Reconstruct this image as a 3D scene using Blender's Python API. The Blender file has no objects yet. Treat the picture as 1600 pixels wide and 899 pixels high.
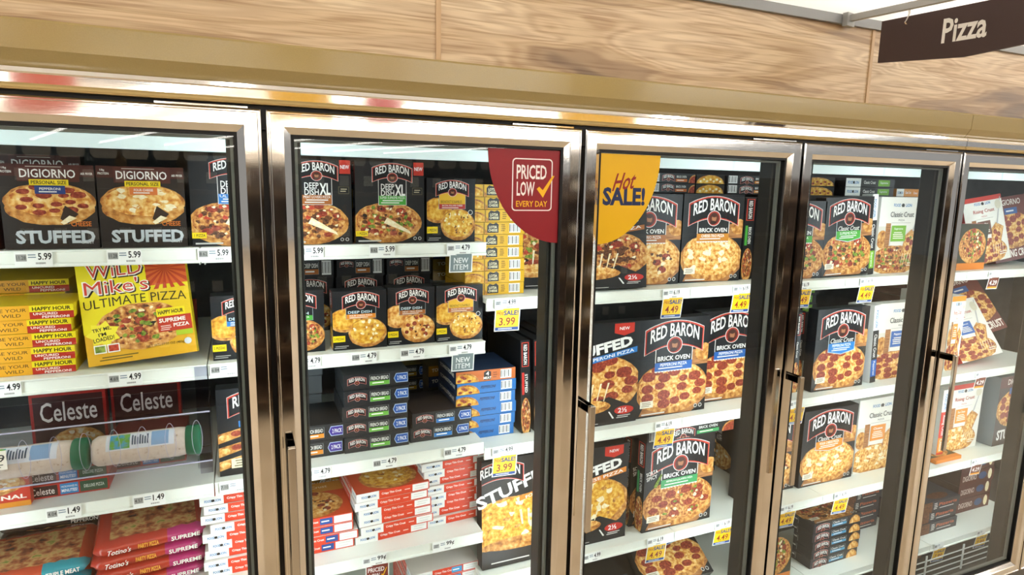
import bpy, math, random
from mathutils import Vector, Matrix
scene = bpy.context.scene
COL = scene.collection

# ------------------------------------------------------------------ camera
yaw, pitch, roll = 0.410125, 0.159766, 0.019465
F = Vector((math.sin(yaw)*math.cos(pitch), math.cos(yaw)*math.cos(pitch), -math.sin(pitch)))
Rv = Vector((math.cos(yaw), -math.sin(yaw), 0)); Uv = Rv.cross(F)
r2 = math.cos(roll)*Rv + math.sin(roll)*Uv; u2 = -math.sin(roll)*Rv + math.cos(roll)*Uv
cam_data = bpy.data.cameras.new('camera'); cam_data.sensor_width = 36; cam_data.lens = 22.0652
cam_data.clip_start = 0.02
cam = bpy.data.objects.new('camera', cam_data); COL.objects.link(cam)
mw = Matrix((( r2.x, u2.x, -F.x, 0.71407), (r2.y, u2.y, -F.y, -1.44946), (r2.z, u2.z, -F.z, 1.8512), (0,0,0,1)))
cam.matrix_world = mw
scene.camera = cam

# ------------------------------------------------------------------ world, exposure
scene.view_settings.view_transform = 'Standard'
scene.view_settings.look = 'None'
scene.view_settings.gamma = 1.0
scene.view_settings.use_curve_mapping = False
scene.view_settings.exposure = 0.0
world = bpy.data.worlds.new('store_ambient'); scene.world = world; world.use_nodes = True
world.node_tree.nodes['Background'].inputs[0].default_value = (1.0, 0.985, 0.96, 1)
world.node_tree.nodes['Background'].inputs[1].default_value = 0.35

LAMP = 15.0          # ceiling tubes
LED = 11.0           # strips on the freezer mullions
TOPLED = 4.0         # freezer header light

# ------------------------------------------------------------------ materials
MATS = {}
def lin(c):
    c = c.lstrip('#'); v = [int(c[i:i+2], 16)/255 for i in (0, 2, 4)]
    return tuple((x/12.92 if x <= .04045 else ((x+.055)/1.055)**2.4) for x in v) + (1,)
def newmat(name):
    m = bpy.data.materials.new(name); m.use_nodes = True
    return m, m.node_tree, m.node_tree.nodes['Principled BSDF']
def P(col, rough=.38):
    k = ('p', col, rough)
    if k not in MATS:
        m, nt, b = newmat('print_' + col.lstrip('#'))
        b.inputs['Base Color'].default_value = lin(col); b.inputs['Roughness'].default_value = rough
        b.inputs['Specular IOR Level'].default_value = .35
        MATS[k] = m
    return MATS[k]
def noisy(name, stops, scale=60, rough=.45, detail=4, stretch=(1,1,1), metallic=0, distortion=0, bump=0, spec=.35):
    if name in MATS: return MATS[name]
    m, nt, b = newmat(name); N, L = nt.nodes, nt.links
    tc = N.new('ShaderNodeTexCoord'); mp = N.new('ShaderNodeMapping'); mp.inputs['Scale'].default_value = stretch
    no = N.new('ShaderNodeTexNoise'); no.inputs['Scale'].default_value = scale; no.inputs['Detail'].default_value = detail
    no.inputs['Distortion'].default_value = distortion
    cr = N.new('ShaderNodeValToRGB'); e = cr.color_ramp.elements
    while len(e) < len(stops): e.new(.5)
    for i, (p, c) in enumerate(stops): e[i].position = p; e[i].color = lin(c)
    L.new(tc.outputs['Object'], mp.inputs[0]); L.new(mp.outputs[0], no.inputs[0]); L.new(no.outputs[0], cr.inputs[0])
    L.new(cr.outputs[0], b.inputs['Base Color'])
    b.inputs['Roughness'].default_value = rough; b.inputs['Metallic'].default_value = metallic
    b.inputs['Specular IOR Level'].default_value = spec
    if bump:
        bp = N.new('ShaderNodeBump'); bp.inputs['Strength'].default_value = bump; bp.inputs['Distance'].default_value = .002
        L.new(no.outputs[0], bp.inputs['Height']); L.new(bp.outputs[0], b.inputs['Normal'])
    MATS[name] = m
    return m
def emit(name, col, s):
    if name in MATS: return MATS[name]
    m, nt, b = newmat(name)
    b.inputs['Base Color'].default_value = lin(col)
    b.inputs['Emission Color'].default_value = lin(col); b.inputs['Emission Strength'].default_value = s
    MATS[name] = m; return m
def clear(name, tint, ior=1.45, rough=0.0):
    if name in MATS: return MATS[name]
    m = bpy.data.materials.new(name); m.use_nodes = True; nt = m.node_tree; N, L = nt.nodes, nt.links
    N.remove(N['Principled BSDF'])
    t = N.new('ShaderNodeBsdfTransparent'); t.inputs[0].default_value = tint
    g = N.new('ShaderNodeBsdfGlossy'); g.inputs['Roughness'].default_value = rough
    lw = N.new('ShaderNodeLayerWeight'); lw.inputs[0].default_value = .5      # Schlick: f0 + (1-f0)(1-cos)^5, the same on both faces
    pw = N.new('ShaderNodeMath'); pw.operation = 'POWER'; pw.inputs[1].default_value = 5.0; L.new(lw.outputs['Facing'], pw.inputs[0])
    f0 = ((ior-1)/(ior+1))**2
    f = N.new('ShaderNodeMath'); f.operation = 'MULTIPLY_ADD'; f.inputs[1].default_value = 1-f0; f.inputs[2].default_value = f0; L.new(pw.outputs[0], f.inputs[0])
    x = N.new('ShaderNodeMixShader'); L.new(f.outputs[0], x.inputs[0]); L.new(t.outputs[0], x.inputs[1]); L.new(g.outputs[0], x.inputs[2])
    L.new(x.outputs[0], N['Material Output'].inputs[0])
    MATS[name] = m; return m

def wood_mat():
    m, nt, b = newmat('walnut_laminate'); N, L = nt.nodes, nt.links
    tc = N.new('ShaderNodeTexCoord'); mp = N.new('ShaderNodeMapping'); mp.inputs['Scale'].default_value = (.55, 1, 5.0)
    oi = N.new('ShaderNodeObjectInfo'); ad = N.new('ShaderNodeVectorMath'); ad.operation = 'ADD'
    L.new(tc.outputs['Object'], ad.inputs[0]); L.new(oi.outputs['Location'], ad.inputs[1]); L.new(ad.outputs[0], mp.inputs[0])
    n1 = N.new('ShaderNodeTexNoise'); n1.inputs['Scale'].default_value = 1.9; n1.inputs['Detail'].default_value = 2.2; n1.inputs['Distortion'].default_value = 1.3
    L.new(mp.outputs[0], n1.inputs[0])
    # growth rings: fine contour lines of the broad noise
    mu = N.new('ShaderNodeMath'); mu.operation = 'MULTIPLY'; mu.inputs[1].default_value = 85
    sn = N.new('ShaderNodeMath'); sn.operation = 'SINE'
    L.new(n1.outputs[0], mu.inputs[0]); L.new(mu.outputs[0], sn.inputs[0])
    mp2 = N.new('ShaderNodeMapping'); mp2.inputs['Scale'].default_value = (1.2, 1, 40.0)
    n2 = N.new('ShaderNodeTexNoise'); n2.inputs['Scale'].default_value = 4.0; n2.inputs['Detail'].default_value = 6
    L.new(ad.outputs[0], mp2.inputs[0]); L.new(mp2.outputs[0], n2.inputs[0])
    c1 = N.new('ShaderNodeValToRGB'); e = c1.color_ramp.elements
    for i, (p, c) in enumerate([(.27, '#75614f'), (.36, '#a98d6b'), (.46, '#d0b58e'), (.64, '#e2cdab')]):
        if i > 1: e.new(.5)
    for i, (p, c) in enumerate([(.27, '#75614f'), (.36, '#a98d6b'), (.46, '#d0b58e'), (.64, '#e2cdab')]):
        e[i].position = p; e[i].color = lin(c)
    L.new(n1.outputs[0], c1.inputs[0])
    mx = N.new('ShaderNodeMixRGB'); mx.blend_type = 'MULTIPLY'
    mr = N.new('ShaderNodeMapRange'); mr.inputs[1].default_value = -1; mr.inputs[2].default_value = 1; mr.inputs[3].default_value = 0; mr.inputs[4].default_value = .30
    L.new(sn.outputs[0], mr.inputs[0]); L.new(mr.outputs[0], mx.inputs[0]); L.new(c1.outputs[0], mx.inputs[1]); mx.inputs[2].default_value = lin('#a67f58')
    m2 = N.new('ShaderNodeMixRGB'); m2.blend_type = 'MULTIPLY'
    r2_ = N.new('ShaderNodeMapRange'); r2_.inputs[1].default_value = .48; r2_.inputs[2].default_value = .72; r2_.inputs[3].default_value = 0; r2_.inputs[4].default_value = .75
    L.new(n2.outputs[0], r2_.inputs[0]); L.new(r2_.outputs[0], m2.inputs[0]); L.new(mx.outputs[0], m2.inputs[1]); m2.inputs[2].default_value = lin('#b79c80')
    L.new(m2.outputs[0], b.inputs['Base Color']); b.inputs['Roughness'].default_value = .42
    return m
WOOD = wood_mat()
def steel_mat(name, col, rough, sx, sz):
    m, nt, b = newmat(name); N, L = nt.nodes, nt.links
    tc = N.new('ShaderNodeTexCoord'); mp = N.new('ShaderNodeMapping'); mp.inputs['Scale'].default_value = (sx, sx, sz)
    no = N.new('ShaderNodeTexNoise'); no.inputs['Scale'].default_value = 30; no.inputs['Detail'].default_value = 3
    L.new(tc.outputs['Object'], mp.inputs[0]); L.new(mp.outputs[0], no.inputs[0])
    bp = N.new('ShaderNodeBump'); bp.inputs['Strength'].default_value = .06; bp.inputs['Distance'].default_value = .0003
    L.new(no.outputs[0], bp.inputs['Height']); L.new(bp.outputs[0], b.inputs['Normal'])
    b.inputs['Base Color'].default_value = lin(col); b.inputs['Metallic'].default_value = 1; b.inputs['Roughness'].default_value = rough
    return m
STEEL_H = steel_mat('brushed_steel_across', '#e8e6e3', .07, .6, 14)
STEEL_V = steel_mat('brushed_steel_upright', '#e6e2dc', .07, 14, .6)
CHROME = steel_mat('polished_chrome', '#dedcd8', .06, 1, 1)
GOLD = noisy('champagne_gold_paint', [(.3, '#a38f5e'), (.7, '#a89463')], scale=420, rough=.12, bump=.04, spec=.5)
BLACK = P('#0b0b0c', .5)
GLASS = clear('door_glass', (.955, .975, .965, 1), 1.42)
ACRYL = clear('clear_acrylic', (.94, .94, .97, 1), 1.35, .03)
SHELFW = P('#eef2ea', .42)
LINER = noisy('freezer_liner', [(.35, '#3a3b3c'), (.65, '#464748')], scale=12, rough=.55)
# printed food pictures: flat print colours with grain
CHEESE = noisy('printed_cheese', [(.30, '#ad5a22'), (.42, '#d48d3c'), (.54, '#edbd6c'), (.70, '#f6dda4')], scale=75, detail=5)
CHEESE_Y = noisy('printed_yellow_cheese', [(.30, '#a8641a'), (.45, '#d99a2c'), (.60, '#ecc055'), (.72, '#f4d98c')], scale=70, detail=5)
CHEESE_M = noisy('printed_meaty_cheese', [(.30, '#5a2a16'), (.42, '#a35a2c'), (.56, '#d69a52'), (.70, '#efcd8e')], scale=95, detail=5)
CRUST = noisy('printed_crust', [(.32, '#8a4c1c'), (.50, '#c98a41'), (.68, '#e8be78')], scale=55, detail=5)
PEP = noisy('printed_pepperoni', [(.35, '#74241a'), (.55, '#9c3f28'), (.72, '#bd6444')], scale=120)
SAUS = noisy('printed_sausage', [(.35, '#3a1f12'), (.65, '#7d4c2c')], scale=140)
VEG = noisy('printed_peppers', [(.35, '#4f6a1f'), (.65, '#93a83c')], scale=140)
TOMATO = noisy('printed_tomato', [(.35, '#a32c1a'), (.65, '#cf5236')], scale=140)
OLIVE = P('#241f1c')
EGG = noisy('printed_egg', [(.35, '#e0b43c'), (.65, '#f3dc86')], scale=120)
CREAM = noisy('printed_melted_cheese', [(.35, '#eed9a2'), (.65, '#fbf2d6')], scale=90)
BOARD = noisy('printed_board', [(.35, '#8d5a2e'), (.65, '#bd8350')], scale=20, stretch=(1, 1, 8))

# ------------------------------------------------------------------ mesh helpers
def mesh_obj(name, verts, faces, mat, parent=None, mats=None, midx=None, smooth=False):
    me = bpy.data.meshes.new(name); me.from_pydata(verts, [], faces)
    for m in (mats or [mat]): me.materials.append(m)
    if midx: me.polygons.foreach_set('material_index', midx)
    if smooth: me.polygons.foreach_set('use_smooth', [True]*len(faces))
    me.update()
    o = bpy.data.objects.new(name, me); COL.objects.link(o)
    if parent: o.parent = parent
    return o
def box_vf(x0, x1, y0, y1, z0, z1, c=0.0):
    if c <= 0:
        v = [(x0,y0,z0),(x1,y0,z0),(x1,y1,z0),(x0,y1,z0),(x0,y0,z1),(x1,y0,z1),(x1,y1,z1),(x0,y1,z1)]
        return v, [(3,2,1,0),(4,5,6,7),(0,1,5,4),(1,2,6,5),(2,3,7,6),(3,0,4,7)]
    v = []; idx = {}
    for ix, x in enumerate((x0, x1)):
        for iy, y in enumerate((y0, y1)):
            for iz, z in enumerate((z0, z1)):
                sx, sy, sz = (c if ix == 0 else -c), (c if iy == 0 else -c), (c if iz == 0 else -c)
                for a, pnt in enumerate(((x, y+sy, z+sz), (x+sx, y, z+sz), (x+sx, y+sy, z))):
                    idx[(ix,iy,iz,a)] = len(v); v.append(pnt)
    I = lambda a,b,cc,d: idx[(a,b,cc,d)]
    f = []
    f += [(I(0,0,0,0),I(0,0,1,0),I(0,1,1,0),I(0,1,0,0)),(I(1,0,0,0),I(1,1,0,0),I(1,1,1,0),I(1,0,1,0))]
    f += [(I(0,0,0,1),I(1,0,0,1),I(1,0,1,1),I(0,0,1,1)),(I(0,1,0,1),I(0,1,1,1),I(1,1,1,1),I(1,1,0,1))]
    f += [(I(0,0,0,2),I(0,1,0,2),I(1,1,0,2),I(1,0,0,2)),(I(0,0,1,2),I(1,0,1,2),I(1,1,1,2),I(0,1,1,2))]
    for iy in (0,1):
        for iz in (0,1): f.append((I(0,iy,iz,1),I(1,iy,iz,1),I(1,iy,iz,2),I(0,iy,iz,2)))
    for ix in (0,1):
        for iz in (0,1): f.append((I(ix,0,iz,0),I(ix,1,iz,0),I(ix,1,iz,2),I(ix,0,iz,2)))
    for ix in (0,1):
        for iy in (0,1): f.append((I(ix,iy,0,0),I(ix,iy,1,0),I(ix,iy,1,1),I(ix,iy,0,1)))
    for ix in (0,1):
        for iy in (0,1):
            for iz in (0,1): f.append((I(ix,iy,iz,0),I(ix,iy,iz,1),I(ix,iy,iz,2)))
    return v, f
def box(name, x0, x1, y0, y1, z0, z1, mat, parent=None, c=0.0):
    v, f = box_vf(x0, x1, y0, y1, z0, z1, c)
    return mesh_obj(name, v, f, mat, parent)
def extrude_x(name, prof, x0, x1, mat, parent=None):
    n = len(prof)
    v = [(x0, y, z) for y, z in prof] + [(x1, y, z) for y, z in prof]
    f = [(i, (i+1) % n, n+(i+1) % n, n+i) for i in range(n)] + [tuple(range(n))[::-1], tuple(range(n, 2*n))]
    return mesh_obj(name, v, f, mat, parent)
def tag(o, label, cat, group=None, kind=None):
    if label: o['label'] = label
    if cat: o['category'] = cat
    if group: o['group'] = group
    if kind: o['kind'] = kind
    return o
def empty(name, loc=(0,0,0)):
    o = bpy.data.objects.new(name, None); o.location = loc; o.empty_display_size = .05; COL.objects.link(o); return o

# ------------------------------------------------------------------ flat print
TXT = {}
def glyphs(s, bold):
    k = (s, bold)
    if k not in TXT:
        cu = bpy.data.curves.new('lettering', 'FONT'); cu.body = s; cu.resolution_u = 2; cu.offset = bold
        ob = bpy.data.objects.new('lettering', cu); me = ob.to_mesh()
        v = [(p.co.x, p.co.y) for p in me.vertices]; f = [tuple(p.vertices) for p in me.polygons]
        ob.to_mesh_clear(); bpy.data.objects.remove(ob); bpy.data.curves.remove(cu)
        xs = [p[0] for p in v]; ys = [p[1] for p in v]; x0, x1, y0, y1 = min(xs), max(xs), min(ys), max(ys)
        v = [((x-x0)/(x1-x0)-.5, (y-y0)/(y1-y0)-.5) for x, y in v]
        TXT[k] = (v, f)
    return TXT[k]
def ellipse(cx, cy, rx, ry, n=20, a0=0, a1=2*math.pi):
    full = abs(a1-a0-2*math.pi) < 1e-6
    return [(cx+rx*math.cos(a0+(a1-a0)*i/(n if full else n-1)), cy+ry*math.sin(a0+(a1-a0)*i/(n if full else n-1))) for i in range(n)]
def clip_poly(p, x0, y0, x1, y1):
    def cut(p, ins, isec):
        o = []
        for i in range(len(p)):
            a, b = p[i-1], p[i]
            if ins(b):
                if not ins(a): o.append(isec(a, b))
                o.append(b)
            elif ins(a): o.append(isec(a, b))
        return o
    def ix(X): return lambda a, b: (X, a[1]+(b[1]-a[1])*(X-a[0])/(b[0]-a[0]))
    def iy(Y): return lambda a, b: (a[0]+(b[0]-a[0])*(Y-a[1])/(b[1]-a[1]), Y)
    for ins, isec in ((lambda q: q[0] >= x0, ix(x0)), (lambda q: q[0] <= x1, ix(x1)), (lambda q: q[1] >= y0, iy(y0)), (lambda q: q[1] <= y1, iy(y1))):
        if p: p = cut(p, ins, isec)
    return p
class Print:
    """flat ink on one face, in metres; later layers lie a hair above earlier ones"""
    def __init__(s, w, h): s.w, s.h = w, h; s.v, s.f, s.m, s.mi, s.L, s.bb = [], [], [], [], 1, []
    def lay(s, pts):
        xs = [q[0] for q in pts]; ys = [q[1] for q in pts]; b = (min(xs)-1e-5, min(ys)-1e-5, max(xs)+1e-5, max(ys)+1e-5); L = 1
        for c in s.bb:
            if c[4] >= L and c[0] < b[2]-2e-5 and c[2] > b[0]+2e-5 and c[1] < b[3]-2e-5 and c[3] > b[1]+2e-5: L = c[4]+1
        s.bb.append(b+(L,)); return L
    def slot(s, mat):
        if isinstance(mat, str): mat = P(mat)
        if mat not in s.m: s.m.append(mat)
        return s.m.index(mat)
    def poly(s, pts, mat, clip=True):
        if clip: pts = clip_poly(pts, 0, 0, s.w, s.h)
        if len(pts) < 3: return
        b = len(s.v); L = s.lay(pts); s.v += [(x, y, L) for x, y in pts]; s.f.append(tuple(range(b, b+len(pts)))); s.mi.append(s.slot(mat))
    def up(s): pass
    def rect(s, x0, y0, x1, y1, mat): s.poly([(x0,y0),(x1,y0),(x1,y1),(x0,y1)], mat)
    def text(s, t, cx, cy, w, h, mat, bold=.012, arch=0.0, rot=0.0, slant=0.0):
        if 'M' in t and bold < .02: bold = 0.0        # thin offsets close up the built-in M
        v, f = glyphs(t, bold); b = len(s.v); c, sn = math.cos(rot), math.sin(rot); k = s.slot(mat); tv = []
        for x, y in v:
            X, Y = x*w, y*h + arch*(1-4*x*x) ; X += slant*Y
            tv.append((cx + X*c - Y*sn, cy + X*sn + Y*c))
        L = s.lay(tv); s.v += [(x, y, L) for x, y in tv]
        for q in f: s.f.append(tuple(b+i for i in q)); s.mi.append(k)
    def bars(s, x0, y0, x1, y1, n, mat, seed=1):        # fine print too small to read
        rnd = random.Random(seed); dy = (y1-y0)/n
        for i in range(n):
            s.rect(x0+(x1-x0)*.1*rnd.random(), y0+dy*(i+.3), x1-(x1-x0)*.25*rnd.random(), y0+dy*(i+.75), mat)
    def barcode(s, x0, y0, x1, y1):
        s.rect(x0, y0, x1, y1, '#f2f2f0'); s.up(); n = 9; d = (x1-x0)/n
        for i in range(n): s.rect(x0+d*(i+.2), y0+(y1-y0)*.12, x0+d*(i+.2+(.3 if i % 3 else .6)), y1-(y1-y0)*.08, '#26262a')
    def build(s, name, mp, parent):
        me = PRINTS.get(id(s))
        if me is None:
            me = bpy.data.meshes.new(name); me.from_pydata([mp(*q) for q in s.v], [], s.f)
            for m in s.m: me.materials.append(m)
            me.polygons.foreach_set('material_index', s.mi); me.update(); PRINTS[id(s)] = me; KEEP.append(s)
        o = bpy.data.objects.new(name, me); COL.objects.link(o); o.parent = parent
        return o
PRINTS, KEEP, DES = {}, [], {}
EPS = .00011
def design(fn, w, h, *a):
    k = (fn.__name__, round(w, 3), round(h, 3)) + a
    if k not in DES:
        p = Print(w, h); fn(p, *a); DES[k] = p
    return DES[k]

def pizza(p, cx, cy, rx, ry, kind, seed=3, top=None, n=28, thick=0):
    rnd = random.Random(seed + len(kind)*7)
    wob = lambda pts, a: [(x+(rnd.random()-.5)*a, y+(rnd.random()-.5)*a) for x, y in pts]
    p.poly(wob(ellipse(cx, cy-ry*.07, rx, ry, n), rx*.03), CRUST); p.up()
    if thick: p.poly(wob(ellipse(cx, cy-ry*thick, rx*.97, ry*.95, n), rx*.03), CRUST)
    ch = {'yel': CHEESE_Y, 'scr': CHEESE_Y, 'meat': CHEESE_M, 'sup': CHEESE_M, 'jal': CHEESE_M}.get(kind, CHEESE)
    p.poly(wob(ellipse(cx, cy+ry*.03, rx*.89, ry*.87, n), rx*.05), ch); p.up()
    sets = {'pep': [(CRUST, 14, .05), (PEP, 17, .155)], 'chz': [(CREAM, 16, .10), (CRUST, 9, .05)], 'yel': [(CREAM, 12, .09), (CRUST, 12, .05)],
            'sup': [(SAUS, 20, .085), (PEP, 7, .13), (VEG, 16, .08), (OLIVE, 5, .055), (CREAM, 8, .06), (TOMATO, 6, .06)],
            'meat': [(SAUS, 55, .085), (TOMATO, 12, .07), (PEP, 7, .12), (CREAM, 10, .05)], 'mtr': [(PEP, 9, .13), (SAUS, 16, .055), (CREAM, 6, .06)],
            'scr': [(EGG, 24, .08), (SAUS, 14, .05), (CREAM, 10, .06)], 'jal': [(PEP, 14, .14), (VEG, 10, .05), (CREAM, 8, .06)]}[kind]
    placed = []
    for mat, cnt, r in sets:
        k = tries = 0
        while k < cnt and tries < 400:
            tries += 1; a = rnd.random()*6.283; q = math.sqrt(rnd.random())*.78
            x, y = q*math.cos(a), q*math.sin(a)
            if mat is PEP and any((x-X)**2+(y-Y)**2 < (r*1.9)**2 for X, Y in placed): continue
            if mat is PEP: placed.append((x, y))
            rr = r*(.8+.4*rnd.random()); ax = 1 if mat is PEP else .6+.6*rnd.random()
            p.poly(wob(ellipse(cx+x*rx, cy+ry*.03+y*ry, rr*rx*ax, rr*ry*(1.05 if mat is PEP else 1.1), 10 if mat is PEP else 7), rr*rx*(.08 if mat is PEP else .5)), mat)
            k += 1
        p.up()

def rb_logo(p, cx, ty, W, face=True):
    """arched black banner with red edge and white arched capitals, round pilot emblem under it"""
    def ban(g):
        t = [(cx+W*(x*(1+g)), ty-W*.20*(2*x)**2*.62+W*g*.5) for x in [-.5+i/12 for i in range(13)]]
        b = [(cx+W*(x*(1+g)), ty-W*.33-W*.20*(2*x)**2*.62-W*g*.5) for x in [.5-i/12 for i in range(13)]]
        for i in range(12):
            p.poly([t[i], t[i+1], b[11-i], b[12-i]], col)
    for g, col in ((.045, '#e9e6e2'), (.03, '#c8402f'), (-.012, '#17171a')): ban(g); p.up()
    if face:
        for r, c in ((.140, '#e9e6e2'), (.130, '#b5392c'), (.104, '#5b2a20')): p.poly(ellipse(cx, ty-W*.345, W*r, W*r*.92, 18), c); p.up()
        p.poly(ellipse(cx, ty-W*.34, W*.050, W*.060, 10), '#a9714f'); p.poly(ellipse(cx-W*.02, ty-W*.415, W*.065, W*.033, 10), '#3a211b'); p.up()
        p.poly(ellipse(cx, ty-W*.295, W*.056, W*.034, 10), '#4a2a20'); p.up()
    p.text('RED BARON', cx, ty-W*.205, W*.86, W*.20, '#f4f2ee', .02, arch=W*.11-W*.02); p.up()
def icons(p):
    for x in (.86, .93):
        p.poly(ellipse(p.w*x, p.h*.055, p.w*.026, p.w*.026, 10), '#c9c9c6'); p.up(); p.poly(ellipse(p.w*x, p.h*.055, p.w*.017, p.w*.017, 8), '#2c2c2e'); p.up()
def rb_big(p, plaque, flav, col, kind, script=False, extra=None):
    w, h = p.w, p.h
    p.rect(0, 0, w, h, '#1b1c1f'); p.up()
    p.rect(w*.70, h*.50, w, h*.66, BOARD); p.poly(ellipse(w*.93, h*.63, w*.13, h*.09, 14), CRUST); p.up()
    p.poly([(w*.05, h*.02), (w*.80, 0), (w, h*.14), (w, h*.25), (w*.1, h*.1)], BOARD); p.up()
    pizza(p, w*.50, h*.30, w*.52, h*.27, kind)
    if script:
        p.poly([(w*.24, h*.80), (w*.76, h*.80), (w*.76, h*.47), (w*.5, h*.43), (w*.24, h*.47)], '#b9c4c9'); p.up()
        p.poly([(w*.25, h*.80), (w*.75, h*.80), (w*.75, h*.478), (w*.5, h*.44), (w*.25, h*.478)], '#1d1f22'); p.up()
        p.poly([(w*.25, h*.575), (w*.75, h*.575), (w*.75, h*.478), (w*.5, h*.44), (w*.25, h*.478)], col); p.up()
        p.text(plaque, w*.5, h*.608, w*.44, h*.058, '#f0eee8', .004, slant=.3)
        p.text(flav, w*.5, h*.545, w*.36, h*.034, '#f4f2ee', .012) if flav else p.bars(w*.32, h*.53, w*.68, h*.56, 1, '#f0f0ec'); p.bars(w*.31, h*.475, w*.69, h*.52, 2, '#e6e6e2'); p.up()
    else:
        p.rect(w*.235, h*.46, w*.765, h*.70, '#e8e6e0'); p.up(); p.rect(w*.245, h*.46, w*.755, h*.70, '#1d1f22'); p.up()
        p.rect(w*.235, h*.47, w*.765, h*.555, col); p.up()
        for i in range(12): p.poly(ellipse(w*(.257+.0442*i), h*.466, w*.022, h*.012, 8), '#efece4')
        p.up(); p.rect(w*.235, h*.468, w*.765, h*.49, col); p.up()
        p.text(plaque, w*.5, h*.595, w*.46, h*.048, '#f4f2ee', .02)
        p.text(flav, w*.5, h*.53, w*.38, h*.032, '#f4f2ee', .012); p.bars(w*.28, h*.483, w*.72, h*.508, 1, '#e6e6e2'); p.up()
    rb_logo(p, w*.5, h*.965, w*.80)
    p.rect(w*.06, h*.10, w*.24, h*.17, '#ece6d4'); p.up(); p.bars(w*.08, h*.11, w*.22, h*.16, 3, '#8d8272'); p.bars(w*.08, h*.015, w*.5, h*.045, 1, '#d8d8d4')
    p.up(); icons(p)
    if extra == 'sorta':
        p.text('SORTA', w*.1, h*.66, w*.16, h*.042, '#f2f2ee', .01, rot=.2); p.text('SPICY', w*.1, h*.605, w*.15, h*.042, '#f2f2ee', .01, rot=.2)
        p.poly([(w*.13, h*.50), (w*.17, h*.48), (w*.25, h*.62), (w*.22, h*.63)], VEG); p.up()
def rb_small(p, style, flav, col, kind):
    w, h = p.w, p.h
    p.rect(0, 0, w, h, '#1d1e21'); p.up()
    if style == 'xl':
        pizza(p, w*.46, h*.27, w*.50, h*.25, kind)
        p.poly([(w*.45, h*.32), (w*.78, h*.15), (w*.8, h*.11), (w*.4, h*.25)], CREAM); p.up()
        p.rect(w*.325, h*.47, w*.735, h*.82, '#d9d9d6'); p.up(); p.rect(w*.333, h*.475, w*.727, h*.82, '#1d1e21'); p.up(); p.rect(w*.333, h*.475, w*.727, h*.585, col); p.up()
        p.text('DEEP', w*.46, h*.695, w*.19, h*.07, '#f2f2ee', .01); p.text('DISH', w*.46, h*.62, w*.19, h*.07, '#f2f2ee', .01); p.text('XL', w*.64, h*.655, w*.15, h*.14, '#f2f2ee', .03)
        p.text(flav, w*.53, h*.562, w*.36, h*.03, '#f2f0ea', .01); p.bars(w*.36, h*.485, w*.70, h*.54, 2, '#e6e6e2'); p.up()
        rb_logo(p, w*.53, h*.975, w*.56)
        p.rect(w*.84, h*.84, w*.99, h, '#c93a2c'); p.up(); p.text('NEW', w*.915, h*.92, w*.12, h*.045, '#ffffff', .015)
        p.rect(w*.82, h*.60, w*.97, h*.69, '#55503f'); p.up(); p.rect(w*.83, h*.61, w*.96, h*.68, '#1d1e21'); p.bars(w*.845, h*.62, w*.945, h*.67, 2, '#b5ae94')
        p.rect(0, h*.09, w*.17, h*.155, '#f0d21c'); p.up(); p.text('1 PIZZA', w*.09, h*.122, w*.13, h*.03, '#222222', .01); p.bars(w*.03, h*.01, w*.45, h*.05, 1, '#d0d0cc'); p.up(); icons(p)
    else:
        p.poly(ellipse(w*.22, h*.50, w*.30, h*.20, 20), CRUST); p.up()
        p.poly(ellipse(w*.22, h*.515, w*.28, h*.17, 20), CHEESE_Y if kind in ('scr', 'yel') else CHEESE); p.up()
        pizza(p, w*.64, h*.29, w*.36, h*.25, kind)
        p.rect(w*.24, h*.52, w*.80, h*.80, '#8b9aa0'); p.up(); p.rect(w*.25, h*.60, w*.79, h*.80, '#1d1e21' if kind != 'scr' else '#e9b83a'); p.rect(w*.25, h*.525, w*.79, h*.60, col); p.up()
        p.text('DEEP DISH' if kind != 'scr' else 'BREAKFAST SCRAMBLES', w*.50, h*.635, w*.44, h*.045, '#cfe4ee' if kind != 'scr' else '#3a2c12', .014)
        p.text(flav, w*.52, h*.575, w*.42, h*.028, '#f2f0ea', .008); p.bars(w*.3, h*.53, w*.74, h*.555, 1, '#efe7da'); p.up()
        rb_logo(p, w*.52, h*.965, w*.66)
        p.rect(0, h*.14, w*.22, h*.245, '#f0d21c'); p.up(); p.text('2 PIZZAS', w*.11, h*.192, w*.18, h*.04, '#222222', .012); p.bars(w*.02, h*.02, w*.3, h*.08, 2, '#a8a8a4')
        if kind == 'scr': p.poly(ellipse(w*.9, h*.47, w*.05, w*.05, 12), '#e2e2de'); p.up(); p.poly(ellipse(w*.9, h*.47, w*.04, w*.04, 12), '#23262a')
def rb_french(p):
    w, h = p.w, p.h
    p.rect(0, 0, w, h, '#191b1f'); p.up()
    for i in range(3):
        p.poly([(0, h*(.06+.16*i)), (w*.95, h*(.22+.16*i)), (w, h*(.30+.16*i)), (0, h*(.17+.16*i))], CRUST); p.up()
        for k in range(5): p.poly(ellipse(w*(.1+.2*k), h*(.13+.16*i+.033*k), w*.09, h*.035, 10), PEP if k % 2 else CHEESE); p.up()
    p.rect(w*.35, h*.55, w*1, h*.78, '#1f2226'); p.up(); p.rect(w*.35, h*.555, w, h*.625, '#2f79c4'); p.up()
    p.text('FRENCH BREAD', w*.8, h*.69, w*.76, h*.055, '#f2f2ee', .02); p.text('PEPPERONI', w*.72, h*.595, w*.5, h*.03, '#ffffff', .01); p.up()
    rb_logo(p, w*.72, h*.97, w*1.05)
    p.rect(w*.2, h*.08, w*.8, h*.19, '#f1e6c0'); p.up(); p.bars(w*.24, h*.09, w*.76, h*.18, 3, '#7d7258')
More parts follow.
